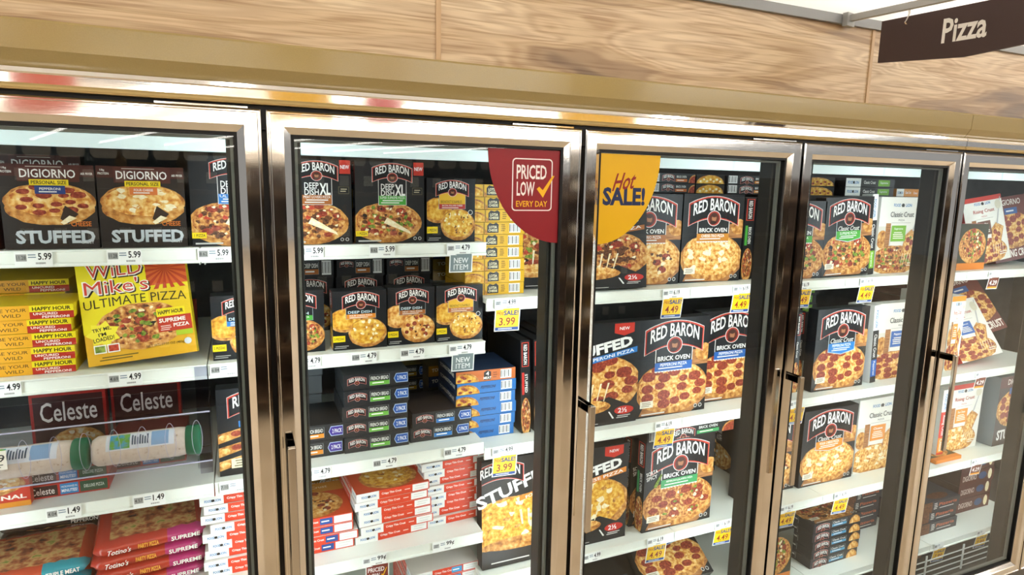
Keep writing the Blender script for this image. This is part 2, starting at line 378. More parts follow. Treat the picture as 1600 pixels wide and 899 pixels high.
def digiorno_personal(p, flav, col, kind):
    w, h = p.w, p.h
    p.rect(0, 0, w, h, '#2c2522'); p.up(); p.rect(0, h*.86, w, h, '#4a2620'); p.rect(w*.19, h*.80, w*.84, h, '#552b24'); p.up()
    pizza(p, w*.51, h*.58, w*.49, h*.215, kind, thick=.42)
    p.poly([(w*.60, h*.36), (w*.66, h*.52), (w*.80, h*.42), (w*.68, h*.30)], '#3a2c24'); p.poly([(w*.6, h*.32), (w*.70, h*.40), (w*.78, h*.37), (w*.63, h*.29)], CREAM); p.up()
    p.rect(w*.31, h*.755, w*.72, h*.825, '#f0d31f'); p.rect(w*.36, h*.655, w*.68, h*.755, col); p.rect(w*.19, h*.825, w*.84, h*.98, '#552b24'); p.up()
    p.text('DIGIORNO', w*.51, h*.895, w*.58, h*.10, '#f4f0ea', .012); p.text('PERSONAL SIZE', w*.515, h*.79, w*.37, h*.042, '#23201c', .016)
    p.text(flav, w*.52, h*.715, w*.22, h*.03, '#f4f0ea', .012); p.bars(w*.40, h*.665, w*.64, h*.695, 1, '#e8e4de')
    p.bars(w*.28, h*.965, w*.76, h*.98, 1, '#d8c8bc'); p.text('18g', w*.07, h*.95, w*.05, h*.03, '#f2efe8', .01); p.text('PROTEIN', w*.08, h*.91, w*.12, h*.028, '#f2efe8', .012)
    p.text('AIR FRYER', w*.92, h*.90, w*.13, h*.028, '#f2efe8', .012)
    p.text('CHEESE', w*.82, h*.30, w*.22, h*.06, '#d2762f', .02)
    p.text('STUFFED', w*.54, h*.145, w*.84, h*.16, '#c3cad0', .04)
    p.text('CRUST', w*.87, h*.075, w*.14, h*.03, '#e4e4e2', .01)
def stuffed_big(p, flav, col, kind, word):
    w, h = p.w, p.h
    p.rect(0, 0, w, h, '#232426'); p.up(); pizza(p, w*.44, h*.42, w*.60, h*.29, kind)
    p.poly([(w*.25, h*.2), (w*.62, h*.28), (w*.95, h*.16), (w*.9, 0), (w*.2, 0)], '#232426'); p.up()
    for i in range(5): p.poly([(w*(.2+.1*i), h*.42), (w*(.225+.1*i), h*.42), (w*(.2+.09*i), h*.24), (w*(.19+.09*i), h*.25)], CREAM)
    p.up(); p.poly(ellipse(w*.25, h*.19, w*.4, h*.075, 18), CRUST); p.up(); p.poly(ellipse(w*.25, h*.215, w*.36, h*.05, 16), CHEESE); p.up()
    p.poly([(0, h*.63), (w, h*.76), (w, h), (0, h)], '#232426'); p.up()
    p.text(word, w*.47, h*.755, w*.88, h*.105, '#f2f2f0', .045, rot=.17); p.up()
    p.poly([(w*.22, h*.60), (w*.97, h*.70), (w*.97, h*.755), (w*.22, h*.655)], col); p.up(); p.text(flav, w*.6, h*.68, w*.66, h*.033, '#ffffff', .01, rot=.15)
    p.poly([(w*.66, h*.99), (w*.92, h*.99), (w*.92, h*.90), (w*.79, h*.87), (w*.66, h*.90)], '#c9392b'); p.up(); p.text('NEW', w*.79, h*.94, w*.13, h*.03, '#ffffff', .012)
    p.poly(ellipse(w*.83, h*.13, w*.13, h*.042, 16), '#c8322a'); p.up(); p.text('2½', w*.81, h*.13, w*.12, h*.05, '#ffffff', .02); p.bars(w*.73, h*.05, w*.93, h*.085, 2, '#d8d8d4')
    p.poly([(w*.62, h*.13), (w*.64, h*.13), (w*.70, h*.06), (w*.68, h*.055)], '#f0f0ee'); p.bars(w*.1, h*.015, w*.6, h*.03, 1, '#c8c8c4')
def stuffed_bay2(p):
    w, h = p.w, p.h
    p.rect(0, 0, w, h, '#2f2c2a'); p.up(); pizza(p, w*.40, h*.40, w*.72, h*.26, 'yel')
    p.poly([(0, h*.165), (w, h*.20), (w, 0), (0, 0)], '#2f2c2a'); p.poly(ellipse(w*.5, h*.20, w*.5, h*.06, 20), CRUST); p.up()
    for i in range(5): p.poly([(w*(.45+.1*i), h*.50), (w*(.48+.1*i), h*.50), (w*(.5+.08*i), h*.36), (w*(.48+.08*i), h*.36)], CREAM)
    p.poly([(0, h*.60), (w, h*.73), (w, h), (0, h)], '#2f2c2a'); p.up()
    p.text('STUFFED', w*.42, h*.735, w*1.0, h*.12, '#e9e7e3', .03, rot=.30); p.poly([(w*.45, h*.625), (w, h*.715), (w, h*.67), (w*.45, h*.58)], '#d98532'); p.up()
    p.text('FOUR CHEESE', w*.75, h*.655, w*.46, h*.03, '#fff6e8', .01, rot=.27); p.bars(w*.1, h*.03, w*.7, h*.055, 1, '#d6d2cc')
    rb_logo(p, w*.22, h*.97, w*.55, False)
def fl_classic(p, flav, col, kind, title='Classic Crust', tcol='#2a2b2d', band=None):
    w, h = p.w, p.h
    p.rect(0, 0, w, h, '#ece9e1'); p.up(); p.rect(0, h*.30, w*.30, h*.62, '#d8d3c6'); p.up(); p.poly(ellipse(w*.10, h*.45, w*.12, h*.12, 14), CRUST); p.rect(w*.16, h*.30, w*.27, h*.66, BOARD); p.up()
    if band: p.rect(0, h*.93, w, h, band); p.up()
    pizza(p, w*.42, h*.18, w*.52, h*.20, kind)
    p.poly([(w*.55, h*.22), (w*.62, h*.50), (w*.76, h*.58), (w*.94, h*.50), (w*.80, h*.25)], CRUST); p.up(); p.poly([(w*.58, h*.23), (w*.65, h*.47), (w*.76, h*.53), (w*.89, h*.47), (w*.77, h*.25)], CHEESE); p.up()
    if kind in ('pep', 'sup'):
        for x, y in ((.70, .44), (.78, .40), (.70, .33)): p.poly(ellipse(w*x, h*y, w*.05, h*.04, 9), PEP)
    if kind == 'sup': p.poly(ellipse(w*.75, h*.47, w*.03, h*.02, 7), VEG)
    for i in range(5): p.poly([(w*(.60+.06*i), h*.26), (w*(.615+.06*i), h*.26), (w*(.58+.06*i), h*.10), (w*(.575+.06*i), h*.10)], CREAM)
    p.poly([(w*.95, h*.96), (w*.97, h*.96), (w*.80, h*.55), (w*.77, h*.56)], '#b6b7b8'); p.poly(ellipse(w*.88, h*.85, w*.08, w*.08, 14), '#d9d2bd')
    p.rect(w*.29, h*.42, w*.62, h*.63, col); p.up()
    p.text('FOOD', w*.37, h*.895, w*.16, h*.042, '#2f7cba', .03); p.text('LION', w*.63, h*.895, w*.14, h*.042, '#2f7cba', .03); p.poly(ellipse(w*.50, h*.895, w*.038, h*.024, 8), '#2a2724'); p.rect(w*.475, h*.87, w*.49, h*.895, '#2a2724'); p.rect(w*.515, h*.87, w*.53, h*.895, '#2a2724')
    p.text(title, w*.50, h*.775, w*.54, h*.07, tcol, .008); p.text('PIZZA', w*.5, h*.70, w*.14, h*.022, tcol, .004); p.rect(w*.28, h*.663, w*.72, h*.667, '#8a8a86')
    p.text(flav, w*.45, h*.585, w*.20, h*.035, '#fbfbf6', .008); p.bars(w*.33, h*.45, w*.58, h*.55, 4, '#f3efdf', 4); p.bars(w*.72, h*.08, w*.93, h*.14, 2, '#f0e6d2')
    p.up()
def fl_spine(p, title, flav, col, base):
    w, h = p.w, p.h
    p.rect(0, 0, w, h, base); p.up(); p.rect(0, h*.68, w, h, '#efeee8'); p.rect(w*.05, h*.08, w*.95, h*.30, col); p.up()
    p.text('FOOD LION', w*.5, h*.83, h*.22, w*.42, '#2f7cba', .03, rot=-1.5708); p.text(title, w*.5, h*.48, h*.30, w*.48, '#f4f2ee', .01, rot=-1.5708); p.text(flav, w*.5, h*.19, h*.18, w*.42, '#f6f4ee', .01, rot=-1.5708)
def rb_vspine(p, plaque, col, kind):
    w, h = p.w, p.h
    p.rect(0, 0, w, h, '#17181a'); p.up(); pizza(p, w*.5, h*.19, w*.52, h*.21, kind, n=16)
    p.rect(w*.12, h*.72, w*.88, h*.98, '#c8402f'); p.up(); p.rect(w*.2, h*.728, w*.8, h*.972, '#17171a'); p.up()
    p.text('RED BARON', w*.5, h*.85, h*.21, w*.36, '#f4f2ee', .02, rot=-1.5708)
    p.rect(w*.2, h*.42, w*.85, h*.66, '#202326'); p.rect(w*.12, h*.42, w*.36, h*.66, col); p.up(); p.text(plaque, w*.58, h*.54, h*.20, w*.28, '#f4f2ee', .012, rot=-1.5708)
def rb_hspine(p, mid, col, right):
    w, h = p.w, p.h
    p.rect(0, 0, w, h, '#2a2b2e'); p.up(); rb_logo(p, w*.20, h*.83, w*.27, True)
    p.rect(w*.39, h*.18, w*.70, h*.86, '#9aa3a6'); p.up(); p.rect(w*.395, h*.46, w*.695, h*.85, '#222427'); p.rect(w*.395, h*.19, w*.695, h*.46, col); p.up()
    p.text(mid, w*.545, h*.65, w*.27, h*.24, '#f2f2ee', .012); p.bars(w*.43, h*.25, w*.66, h*.42, 1, '#f0f0ec'); p.up()
    if right == '2 PACK':
        c2 = '#2456a6' if col != '#e08a2a' else '#43318f'
        p.poly([(w*.765, h*.52), (w*.80, h*.84), (w*.985, h*.84), (w*.985, h*.22), (w*.80, h*.22)], '#b9cdea'); p.up()
        p.poly([(w*.773, h*.52), (w*.806, h*.80), (w*.978, h*.80), (w*.978, h*.26), (w*.806, h*.26)], c2); p.up(); p.text('2 PACK', w*.892, h*.53, w*.145, h*.27, '#ffffff', .012)
    elif right == 'pizza':
        p.poly(ellipse(w*.88, 0, w*.12, h*.9, 16), CRUST); p.up(); p.poly(ellipse(w*.88, 0, w*.105, h*.78, 14), CHEESE); p.up()
    elif right == 'code':
        p.barcode(w*.76, h*.15, w*.95, h*.9)
def rb_flatspine(p, col, kind):
    w, h = p.w, p.h
    p.rect(0, 0, w, h, '#26282b'); p.up(); p.barcode(w*.02, h*.1, w*.20, h*.95); rb_logo(p, w*.40, h*.88, w*.26)
    p.rect(w*.56, h*.1, w*.82, h*.9, '#202225'); p.rect(w*.56, h*.12, w*.82, h*.42, col); p.up(); p.text('BRICK OVEN', w*.69, h*.66, w*.22, h*.24, '#f2f2ee', .012); p.bars(w*.59, h*.18, w*.79, h*.36, 1, '#f4ead8')
    p.poly(ellipse(w*1.0, h*.1, w*.14, h*.8, 16), CRUST); p.up(); p.poly(ellipse(w*1.0, h*.08, w*.125, h*.7, 16), PEP if kind == 'pep' else CHEESE)
def pz_spine(p, kind):
    w, h = p.w, p.h
    p.rect(0, 0, w, h, '#22201e'); p.up(); p.poly(ellipse(w*.5, 0, w*.49, h*.95, 20), CRUST); p.up(); p.poly(ellipse(w*.5, 0, w*.46, h*.85, 20), CHEESE_Y); p.up()
    for i in range(7): p.poly(ellipse(w*(.15+.115*i), h*(.25+.2*(i % 2)), w*.04, h*.12, 8), PEP if kind == 'pep' else CREAM)
def tomb_spine(p, kind):
    w, h = p.w, p.h
    base = {'lotsa': '#d9a91f', 'pep': '#2a6fb5', 'meat': '#c5692a'}[kind]
    p.rect(0, 0, w, h, base); p.up(); p.poly(ellipse(w*.14, h*-.05, w*.24, h*.9, 18), CRUST); p.up(); p.poly(ellipse(w*.13, h*-.08, w*.22, h*.8, 18), CHEESE_Y); p.up()
    if kind != 'lotsa':
        for x, y in ((.05, .2), (.14, .4), (.22, .15), (.1, .55)): p.poly(ellipse(w*x, h*y, w*.035, h*.12, 8), PEP)
    else: p.rect(w*.31, h*.02, w*.33, h*.98, '#8a6a14')
    p.up()
    if kind == 'lotsa':
        p.poly([(w*.37, h*.12), (w*.37, h*.72), (w*.41, h*.95), (w*.47, h*.85), (w*.52, h*.97), (w*.56, h*.8), (w*.56, h*.12)], '#2a2a2c'); p.up()
        p.text('LOTSA', w*.465, h*.60, w*.13, h*.22, '#f4e9c2', .02); p.text('CHEESE', w*.465, h*.33, w*.15, h*.20, '#f4e9c2', .02)
        p.bars(w*.60, h*.2, w*.68, h*.85, 4, '#7d5c14')
    elif kind == 'pep': p.text('PEPPERONI', w*.52, h*.5, w*.25, h*.28, '#1a2f52', .03, slant=.3)
    else:
        p.poly([(w*.46, h*.1), (w*.46, h*.8), (w*.52, h*.95), (w*.58, h*.8), (w*.58, h*.1)], '#2c2622'); p.up(); p.text('4', w*.52, h*.66, w*.05, h*.34, '#f4efe4', .02); p.text('MEAT', w*.52, h*.28, w*.13, h*.22, '#f4efe4', .02); p.bars(w*.61, h*.2, w*.69, h*.8, 3, '#8d4a1c')
    p.up(); p.barcode(w*.74, h*.12, w*.93, h*.9)
def tomb_end(p, top):
    w, h = p.w, p.h
    p.rect(0, 0, w, h, top); p.up(); p.text('TOMBSTONE', w*.5, h*.55, w*.8, h*.34, '#e9e4d6', .03, arch=h*.08)
def fl_thin_spine(p, flav, lead):
    w, h = p.w, p.h
    p.rect(0, 0, w, h, '#dd4427'); p.rect(0, 0, w*lead, h, '#f1f1ee'); p.up(); p.rect(w*.76, h*.1, w*.985, h*.92, '#f4f4f2'); p.up()
    p.text('FOOD', w*lead*.36, h*.5, w*.085, h*.30, '#2f7cba', .03); p.text('LION', w*lead*.74, h*.5, w*.075, h*.30, '#2f7cba', .03)
    p.poly(ellipse(w*lead*.55, h*.5, w*.02, h*.16, 8), '#2a2724')
    p.text('Crispy Thin Crust', w*(lead+.17), h*.52, w*.27, h*.34, '#fff8f2', .02)
    if flav: p.rect(w*.585, h*.14, w*.74, h*.86, flav); p.up(); p.bars(w*.60, h*.35, w*.725, h*.65, 1, '#ffffff')
    else: p.bars(w*(lead+.35), h*.4, w*.745, h*.62, 1, '#f7d9cf')
    p.bars(w*.79, h*.2, w*.96, h*.8, 2, '#e2e2e0')
def fl_flat_spine(p, lab, col, base):
    w, h = p.w, p.h
    p.rect(0, 0, w, h, base); p.rect(0, 0, w*.30, h, '#f1f1ee'); p.text('FOOD', w*.09, h*.5, w*.10, h*.34, '#2f7cba', .03); p.text('LION', w*.215, h*.5, w*.09, h*.34, '#2f7cba', .03); p.poly(ellipse(w*.155, h*.5, w*.018, h*.18, 8), '#2a2724')
    p.text('Classic Crust', w*.48, h*.55, w*.24, h*.36, '#f0efe8', .006); p.rect(w*.66, h*.12, w*.90, h*.85, col); p.text(lab, w*.78, h*.5, w*.16, h*.32, '#f6f6ee', .006)
def fl_thin_side(p):
    w, h = p.w, p.h
    p.rect(0, 0, w, h, '#d8402a'); p.rect(w*.72, 0, w, h, '#f1f1ee'); p.up(); p.text('Crispy Thin Crust', w*.40, h*.5, w*.5, h*.36, '#fff2ea', .015); p.text('FOOD LION', w*.86, h*.5, w*.22, h*.3, '#2f7cba', .03)
def fl_thin_top(p, kind):
    w, h = p.w, p.h
    p.rect(0, 0, w, h, '#cf4a26'); p.rect(0, h*.72, w, h, '#c98a2c'); p.up(); pizza(p, w*.52, h*.40, w*.40, h*.36, kind)
    p.text('Crispy Thin Crust', w*.42, h*.86, w*.7, h*.10, '#f3e4c8', .012)
def fl_thin_front(p):
    w, h = p.w, p.h
    p.rect(0, 0, w, h, '#c08420'); p.rect(0, 0, w, h*.42, '#b9502a'); p.up(); p.text('FOOD LION', w*.4, h*.86, w*.45, h*.11, '#5a3d18', .02); pizza(p, w*.5, h*.05, w*.42, h*.30, 'yel')
    p.text('Crispy Thin Crust', w*.5, h*.60, w*.88, h*.22, '#efe6d8', .015); p.text('PIZZA', w*.78, h*.42, w*.2, h*.08, '#efe6d8', .01); p.rect(w*.45, h*.27, w*.92, h*.36, '#2f6ea8')
def wm_spine(p):
    w, h = p.w, p.h
    p.rect(0, 0, w, h, '#e9d51c'); p.rect(w*.42, 0, w*.71, h, '#e3a423'); p.rect(w*.69, 0, w, h*.52, '#b33122'); p.rect(w*.69, h*.52, w*.985, h*.97, '#e9d51c'); p.up()
    p.text("Mike's", w*.28, h*.66, w*.22, h*.42, '#2a2620', .03); p.up(); p.text("Mike's", w*.28, h*.66, w*.21, h*.36, '#e9704a', .0); p.text('PIZZA', w*.30, h*.22, w*.16, h*.22, '#3a3216', .01)
    p.text('BE YOUR', w*.565, h*.68, w*.21, h*.24, '#4a3a16', .006); p.text('WILD', w*.565, h*.30, w*.13, h*.24, '#4a3a16', .006)
    p.text('HAPPY HOUR', w*.845, h*.74, w*.27, h*.28, '#2a2414', .03); p.text('UNCURED', w*.80, h*.37, w*.17, h*.18, '#f6e9e2', .02); p.text('PEPPERONI', w*.87, h*.13, w*.19, h*.18, '#f6e9e2', .02)
def wm_front(p):
    w, h = p.w, p.h
    p.rect(0, 0, w, h, '#e6d61b'); p.rect(0, 0, w, h*.34, '#dda824'); p.up()
    p.rect(w*.62, h*.70, w, h, '#d8662a'); p.up()
    cx, cy = w*.80, h*.86
    for i in range(18):
        a = i*6.2832/18
        p.poly([(cx, cy), (cx+w*.3*math.cos(a), cy+w*.3*math.sin(a)), (cx+w*.3*math.cos(a+.17), cy+w*.3*math.sin(a+.17))], '#b8401f')
    p.rect(0, h*.30, w, h*.66, '#e0bf20'); p.poly([(0, h*.3), (w*.62, h*.3), (w*.62, h), (0, h)], '#e6d61b'); p.up()
    pizza(p, w*.52, h*.34, w*.42, h*.225, 'sup', 11)
    for t, x, y, ww in (('WiLD', .34, .895, .52), ("Mike's", .34, .735, .60)):
        p.text(t, w*(x+.012), h*(y-.012), w*ww, h*.15, '#2b2418', .035); p.up(); p.text(t, w*x, h*y, w*ww, h*.15, '#f5efe6', .032); p.up(); p.text(t, w*x, h*y, w*(ww-.025), h*.128, '#c83a2a', -.004); p.up()
    p.text('ULTIMATE PIZZA', w*.5, h*.572, w*.94, h*.085, '#3a3214', .008, arch=h*.02); p.up()
    p.poly([(w*(.17+(.16 if i % 2 else .11)*math.cos(i*.4488)), h*(.29)+w*(.14 if i % 2 else .095)*math.sin(i*.4488)) for i in range(14)], '#efe03a'); p.up()
    p.text('TRY ME,', w*.16, h*.335, w*.17, h*.04, '#2a2618', .02, rot=.12); p.text("I'M", w*.16, h*.29, w*.07, h*.035, '#2a2618', .02, rot=.12); p.text('LOADED!', w*.17, h*.245, w*.19, h*.04, '#2a2618', .02, rot=.12)
    p.rect(w*.67, h*.235, w*.99, h*.385, '#b93a24'); p.rect(w*.67, h*.385, w*.94, h*.465, '#e9d51c'); p.rect(w*.83, h*.185, w*.99, h*.235, '#a8c02c'); p.up()
    p.text('HAPPY HOUR', w*.805, h*.425, w*.24, h*.04, '#2a2414', .03); p.text('SUPREME', w*.81, h*.345, w*.25, h*.04, '#f6ede6', .03); p.text('PIZZA', w*.89, h*.29, w*.15, h*.035, '#f6ede6', .03); p.bars(w*.69, h*.245, w*.8, h*.30, 3, '#f0cfc4')
    for x in (.07, .19): p.rect(w*x, h*.11, w*(x+.11), h*.19, '#f2f2ea'); p.up(); p.rect(w*(x+.01), h*.12, w*(x+.10), h*.18, VEG if x < .1 else TOMATO)
    p.bars(w*.10, h*.03, w*.48, h*.08, 2, '#6a5a20'); p.text('NET WT. 17.03 OZ (483g)', w*.72, h*.115, w*.36, h*.03, '#4a4018', .006); p.poly(ellipse(w*.93, h*.12, w*.035, w*.035, 12), '#cfd8dc')
def celeste_spine(p, flav):
    w, h = p.w, p.h
    p.rect(0, 0, w, h, '#b8342a'); p.up(); p.rect(w*.02, h*.1, w*.40, h*.9, '#3a1e1a'); p.rect(w*.43, h*.1, w*.64, h*.9, '#2e86c4'); p.rect(w*.66, h*.1, w*.985, h*.9, '#35543c'); p.up()
    p.poly(ellipse(w*.06, h*.5, w*.02, h*.2, 10), '#d98a35'); p.text('Celeste', w*.23, h*.5, w*.27, h*.5, '#f2ece4', .006)
    p.text('MICROWAVES IN', w*.535, h*.66, w*.18, h*.15, '#ffffff', .012); p.text('MINUTES!', w*.535, h*.36, w*.18, h*.24, '#ffffff', .02); p.text(flav, w*.825, h*.5, w*.24, h*.24, '#e9efe6', .012)
def celeste_front(p):
    w, h = p.w, p.h
    p.rect(0, 0, w, h, '#a82c24'); p.up(); p.rect(w*.04, h*.06, w*.96, h*.94, '#43211d'); p.up(); p.text('Celeste', w*.5, h*.68, w*.75, h*.32, '#f2ece4', .008); pizza(p, w*.6, h*.12, w*.38, h*.3, 'chz')
def original_front(p):
    w, h = p.w, p.h
    p.rect(0, 0, w, h, '#c8371f'); p.rect(0, 0, w, h*.14, '#e3952c'); p.up(); pizza(p, w*.35, h*.66, w*.6, h*.32, 'chz', 5); p.text('ORIGINAL', w*.55, h*.27, w*.8, h*.12, '#fff2e6', .03)
def dg_rising(p, kind='pep'):
    w, h = p.w, p.h
    p.rect(0, 0, w, h, '#6b2a22'); p.up(); pizza(p, w*.55, h*.48, w*.52, h*.28, kind); p.rect(w*.1, h*.80, w*.9, h, '#6b2a22'); p.rect(w*.36, h*.72, w*.70, h*.82, '#2b5a9c'); p.up()
    p.text('DIGIORNO', w*.5, h*.91, w*.62, h*.09, '#f1e8e0', .01); p.text('RISING CRUST', w*.60, h*.11, w*.76, h*.12, '#f1e8e0', .03); p.bars(w*.4, h*.745, w*.66, h*.795, 1, '#dfe6ee')
def dg_stuffed(p):
    w, h = p.w, p.h
    p.rect(0, 0, w, h, '#3a2a27'); p.rect(0, h*.84, w, h, '#5b2822'); p.up(); pizza(p, w*.55, h*.55, w*.56, h*.27, 'pep', 6); p.rect(w*.35, h*.74, w, h*.83, '#2b5a9c'); p.up()
    p.text('DIGIORNO', w*.62, h*.92, w*.72, h*.08, '#f1e8e0', .01); p.text('STUFFED', w*.55, h*.15, w*.86, h*.15, '#e6e6e4', .035)
def dg_spine(p):
    w, h = p.w, p.h
    p.rect(0, 0, w, h, '#54211d'); p.up(); p.text('DIGIORNO', w*.28, h*.5, w*.4, h*.4, '#e8d4cc', .01); p.poly(ellipse(w*.66, h*.5, w*.12, h*.28, 12), '#2a4d80'); p.poly(ellipse(w*.88, h*.5, w*.06, h*.4, 10), CREAM)
def dark_spine(p, txt, tcol):
    w, h = p.w, p.h
    p.rect(0, 0, w, h, '#2b2f38'); p.up(); p.rect(0, 0, w*.3, h, SAUS); p.bars(w*.34, h*.2, w*.44, h*.85, 4, '#d8d8d4'); p.text(txt, w*.70, h*.62, w*.46, h*.3, tcol, .01, slant=.2); p.bars(w*.48, h*.18, w*.95, h*.34, 1, '#cfcfcc')
def dark_top(p, t):
    w, h = p.w, p.h
    p.rect(0, 0, w, h, '#2f3644'); p.up(); p.rect(w*.04, h*.6, w*.5, h*.9, '#c9632c'); p.up(); p.text(t, w*.4, h*.4, w*.6, h*.18, '#e9e9e6', .02) if t else p.bars(w*.1, h*.3, w*.7, h*.55, 2, '#d9d9d6'); p.poly(ellipse(w*.6, h*.15, w*.25, h*.1, 14), SAUS)
def rb_classic_top(p, flav, col, kind):
    rb_big(p, 'Classic Crust', flav, col, kind, True)
def veg_top(p):
    w, h = p.w, p.h
    p.rect(0, 0, w, h, '#3c3a2a'); p.rect(0, 0, w, h*.15, '#d97f2a'); p.up(); pizza(p, w*.5, h*.55, w*.46, h*.38, 'sup', 8)

# ------------------------------------------------------------------ cartons
BODY = {}
def carton(label, x, z, w, h, y=.33, d=.05, front=None, top=None, left=None, body='#1b1c1f', rz=0, lean=0, ry=0, group=None, name='pizza_box', cat='pizza box', dz=0):
    k = (round(w, 3), round(h, 3), round(d, 3), body)
    if k not in BODY:
        v, f = box_vf(0, w, 0, d, 0, h, .0012)
        me = bpy.data.meshes.new('carton'); me.from_pydata(v, [], f); me.materials.append(P(body)); me.update(); BODY[k] = me
    o = bpy.data.objects.new(name, BODY[k]); COL.objects.link(o)
    lz = d*math.sin(math.radians(lean)) + (w*math.sin(math.radians(ry)) if ry > 0 else 0)
    if rz < 0: y = y - 0.0
    o.location = (x, y, z+lz+.0008+dz); o.rotation_euler = (-math.radians(lean), math.radians(ry), math.radians(rz))
    tag(o, label, cat, group)
    if front:
        p = design(front[0], w, h, *front[1:]); p.build('front_print', lambda a, b, L: (a, -EPS*L, b), o)
    if top:
        p = design(top[0], w, d, *top[1:]); p.build('top_print', lambda a, b, L: (a, b, h+EPS*L), o)
    if left:
        p = design(left[0], d, h, *left[1:]); p.build('side_print', lambda a, b, L: (-EPS*L, d-a, b), o)
    return o
ORD = {1: ['single'], 2: ['upper', 'lower'], 3: ['top', 'middle', 'bottom']}
NTH = ['topmost', 'second from top', 'third from top', 'fourth from top', 'fifth from top', 'sixth from top', 'seventh from top', 'eighth from top', 'ninth from top', 'tenth from top', 'eleventh from top']
def stack(n, what, x, z, w, h, y, d, front, top=None, left=None, body='#1b1c1f', group=None, jit=.006, seed=1, fronts=None, rz=0):
    rnd = random.Random(seed)
    for i in range(n):                    # i counts from the bottom
        k = n-1-i
        carton('%s, %s' % (what, NTH[k] if k < n-1 else 'lowest'), x+(rnd.random()-.5)*jit*2, z+i*(h+.0012), w, h, y+(rnd.random())*jit, d,
               (fronts[i] if fronts else front), top if k == 0 else None, left, body, group=group, rz=rz+(rnd.random()-.5)*1.2)

# ================================================================== SETTING
tag(box('floor', -16, 20, -32, 3.5, -.1, 0, noisy('vinyl_floor', [(.35, '#c4b195'), (.65, '#d0bda1')], scale=3, rough=.3)), 'tan polished vinyl floor of the shop aisle', None, kind='structure')
CEIL = P('#faf9f5', .8)
tag(box('ceiling', -16, 24, -32, 12, 4.3, 4.4, CEIL), 'white shop ceiling above the freezers', None, kind='structure')
tag(box('wall_front', -16, 20, -32.1, -32, 0, 4.3, P('#e9e4da', .7)), 'pale far shop wall behind the viewer', None, kind='structure')
tag(box('wall_far', -16, 24, 11.9, 12, 0, 4.3, P('#efece4', .7)), 'pale shop wall beyond the wood fascia', None, kind='structure')

# wood fascia wall over the freezers: panels, joint strips, grey top rail
wb = tag(empty('wall_back', (0, .012, 2.0)), 'wood laminate fascia wall above the freezer doors', None, kind='structure')
J = [-1.66, -.262, 1.147, 2.567, 3.985, 5.40]
for i in range(len(J)-1):
    o = box('wood_panel', 0, J[i+1]-J[i]-.012, 0, .03, 0, .27, WOOD, wb); o.location = (J[i]+.011, 0, .09)
for x in J[1:-1]:
    box('joint_strip', x-.001, x+.011, -.004, .03, .09, .36, P('#c9a982', .4), wb)
    box('joint_gap', x-.003, x-.001, .008, .03, .09, .36, P('#4a3826', .6), wb)
box('backing_board', -1.66, 5.4, .03, .05, .0, .36, P('#8d8477', .6), wb)
extrude_x('top_rail', [(-.012, .358), (-.012, .385), (.045, .385), (.045, .358)], -1.66, 5.4, P('#8f9294', .35), wb)

# ceiling tubes run at a slant to the freezer front
lamp_m = emit('lamp_tube', '#fffaf3', LAMP)
n = 0
dirv = (math.sin(math.radians(19)), math.cos(math.radians(19)))
spots = [(i, -9.4 + i*2.35) for i in range(12)]
WHERE = ['first', 'second', 'third', 'fourth', 'fifth', 'sixth', 'seventh', 'eighth', 'ninth', 'tenth', 'eleventh', 'twelfth']
for i, bx in spots:
    e = tag(empty('ceiling_light', (bx, -3.2, 3.3)), 'long white ceiling tube light above the aisle, %s of the rows' % WHERE[i], 'ceiling light', 'ceiling tube lights')
    e.rotation_euler = (0, 0, -math.radians(19))
    box('lamp_housing', -.03, .03, -28, 2.4, .055, .10, P('#dcdcd8', .5), e)
    box('lamp_tube', -.045, .045, -28, 2.4, .0, .05, lamp_m, e)
    for yy in (-20, -12, -4, 1): box('hanger_rod', -.006, .006, yy-.006, yy+.006, .10, 1.0, P('#8a8a88'), e)

for yy, nm in ((4.1, 'nearer'), (7.4, 'farther')):  # added fill tubes, hidden behind the fascia, to brighten the ceiling beyond it
    e = tag(empty('ceiling_light', (4, yy, 3.3)), 'added unseen tube light beyond the wood fascia, %s of two' % nm, 'ceiling light', 'added fill tubes beyond the fascia')
    box('lamp_tube', -14, 14, -.06, .06, 0, .05, emit('added_fill_tube', '#fffaf3', LAMP*1.7), e); box('lamp_housing', -14, 14, -.012, .012, .05, .09, P('#dcdcd8', .5), e)
    for xx in (-10, 0, 10): box('hanger_rod', xx-.006, xx+.006, -.006, .006, .10, 1.0, P('#8a8a88'), e)
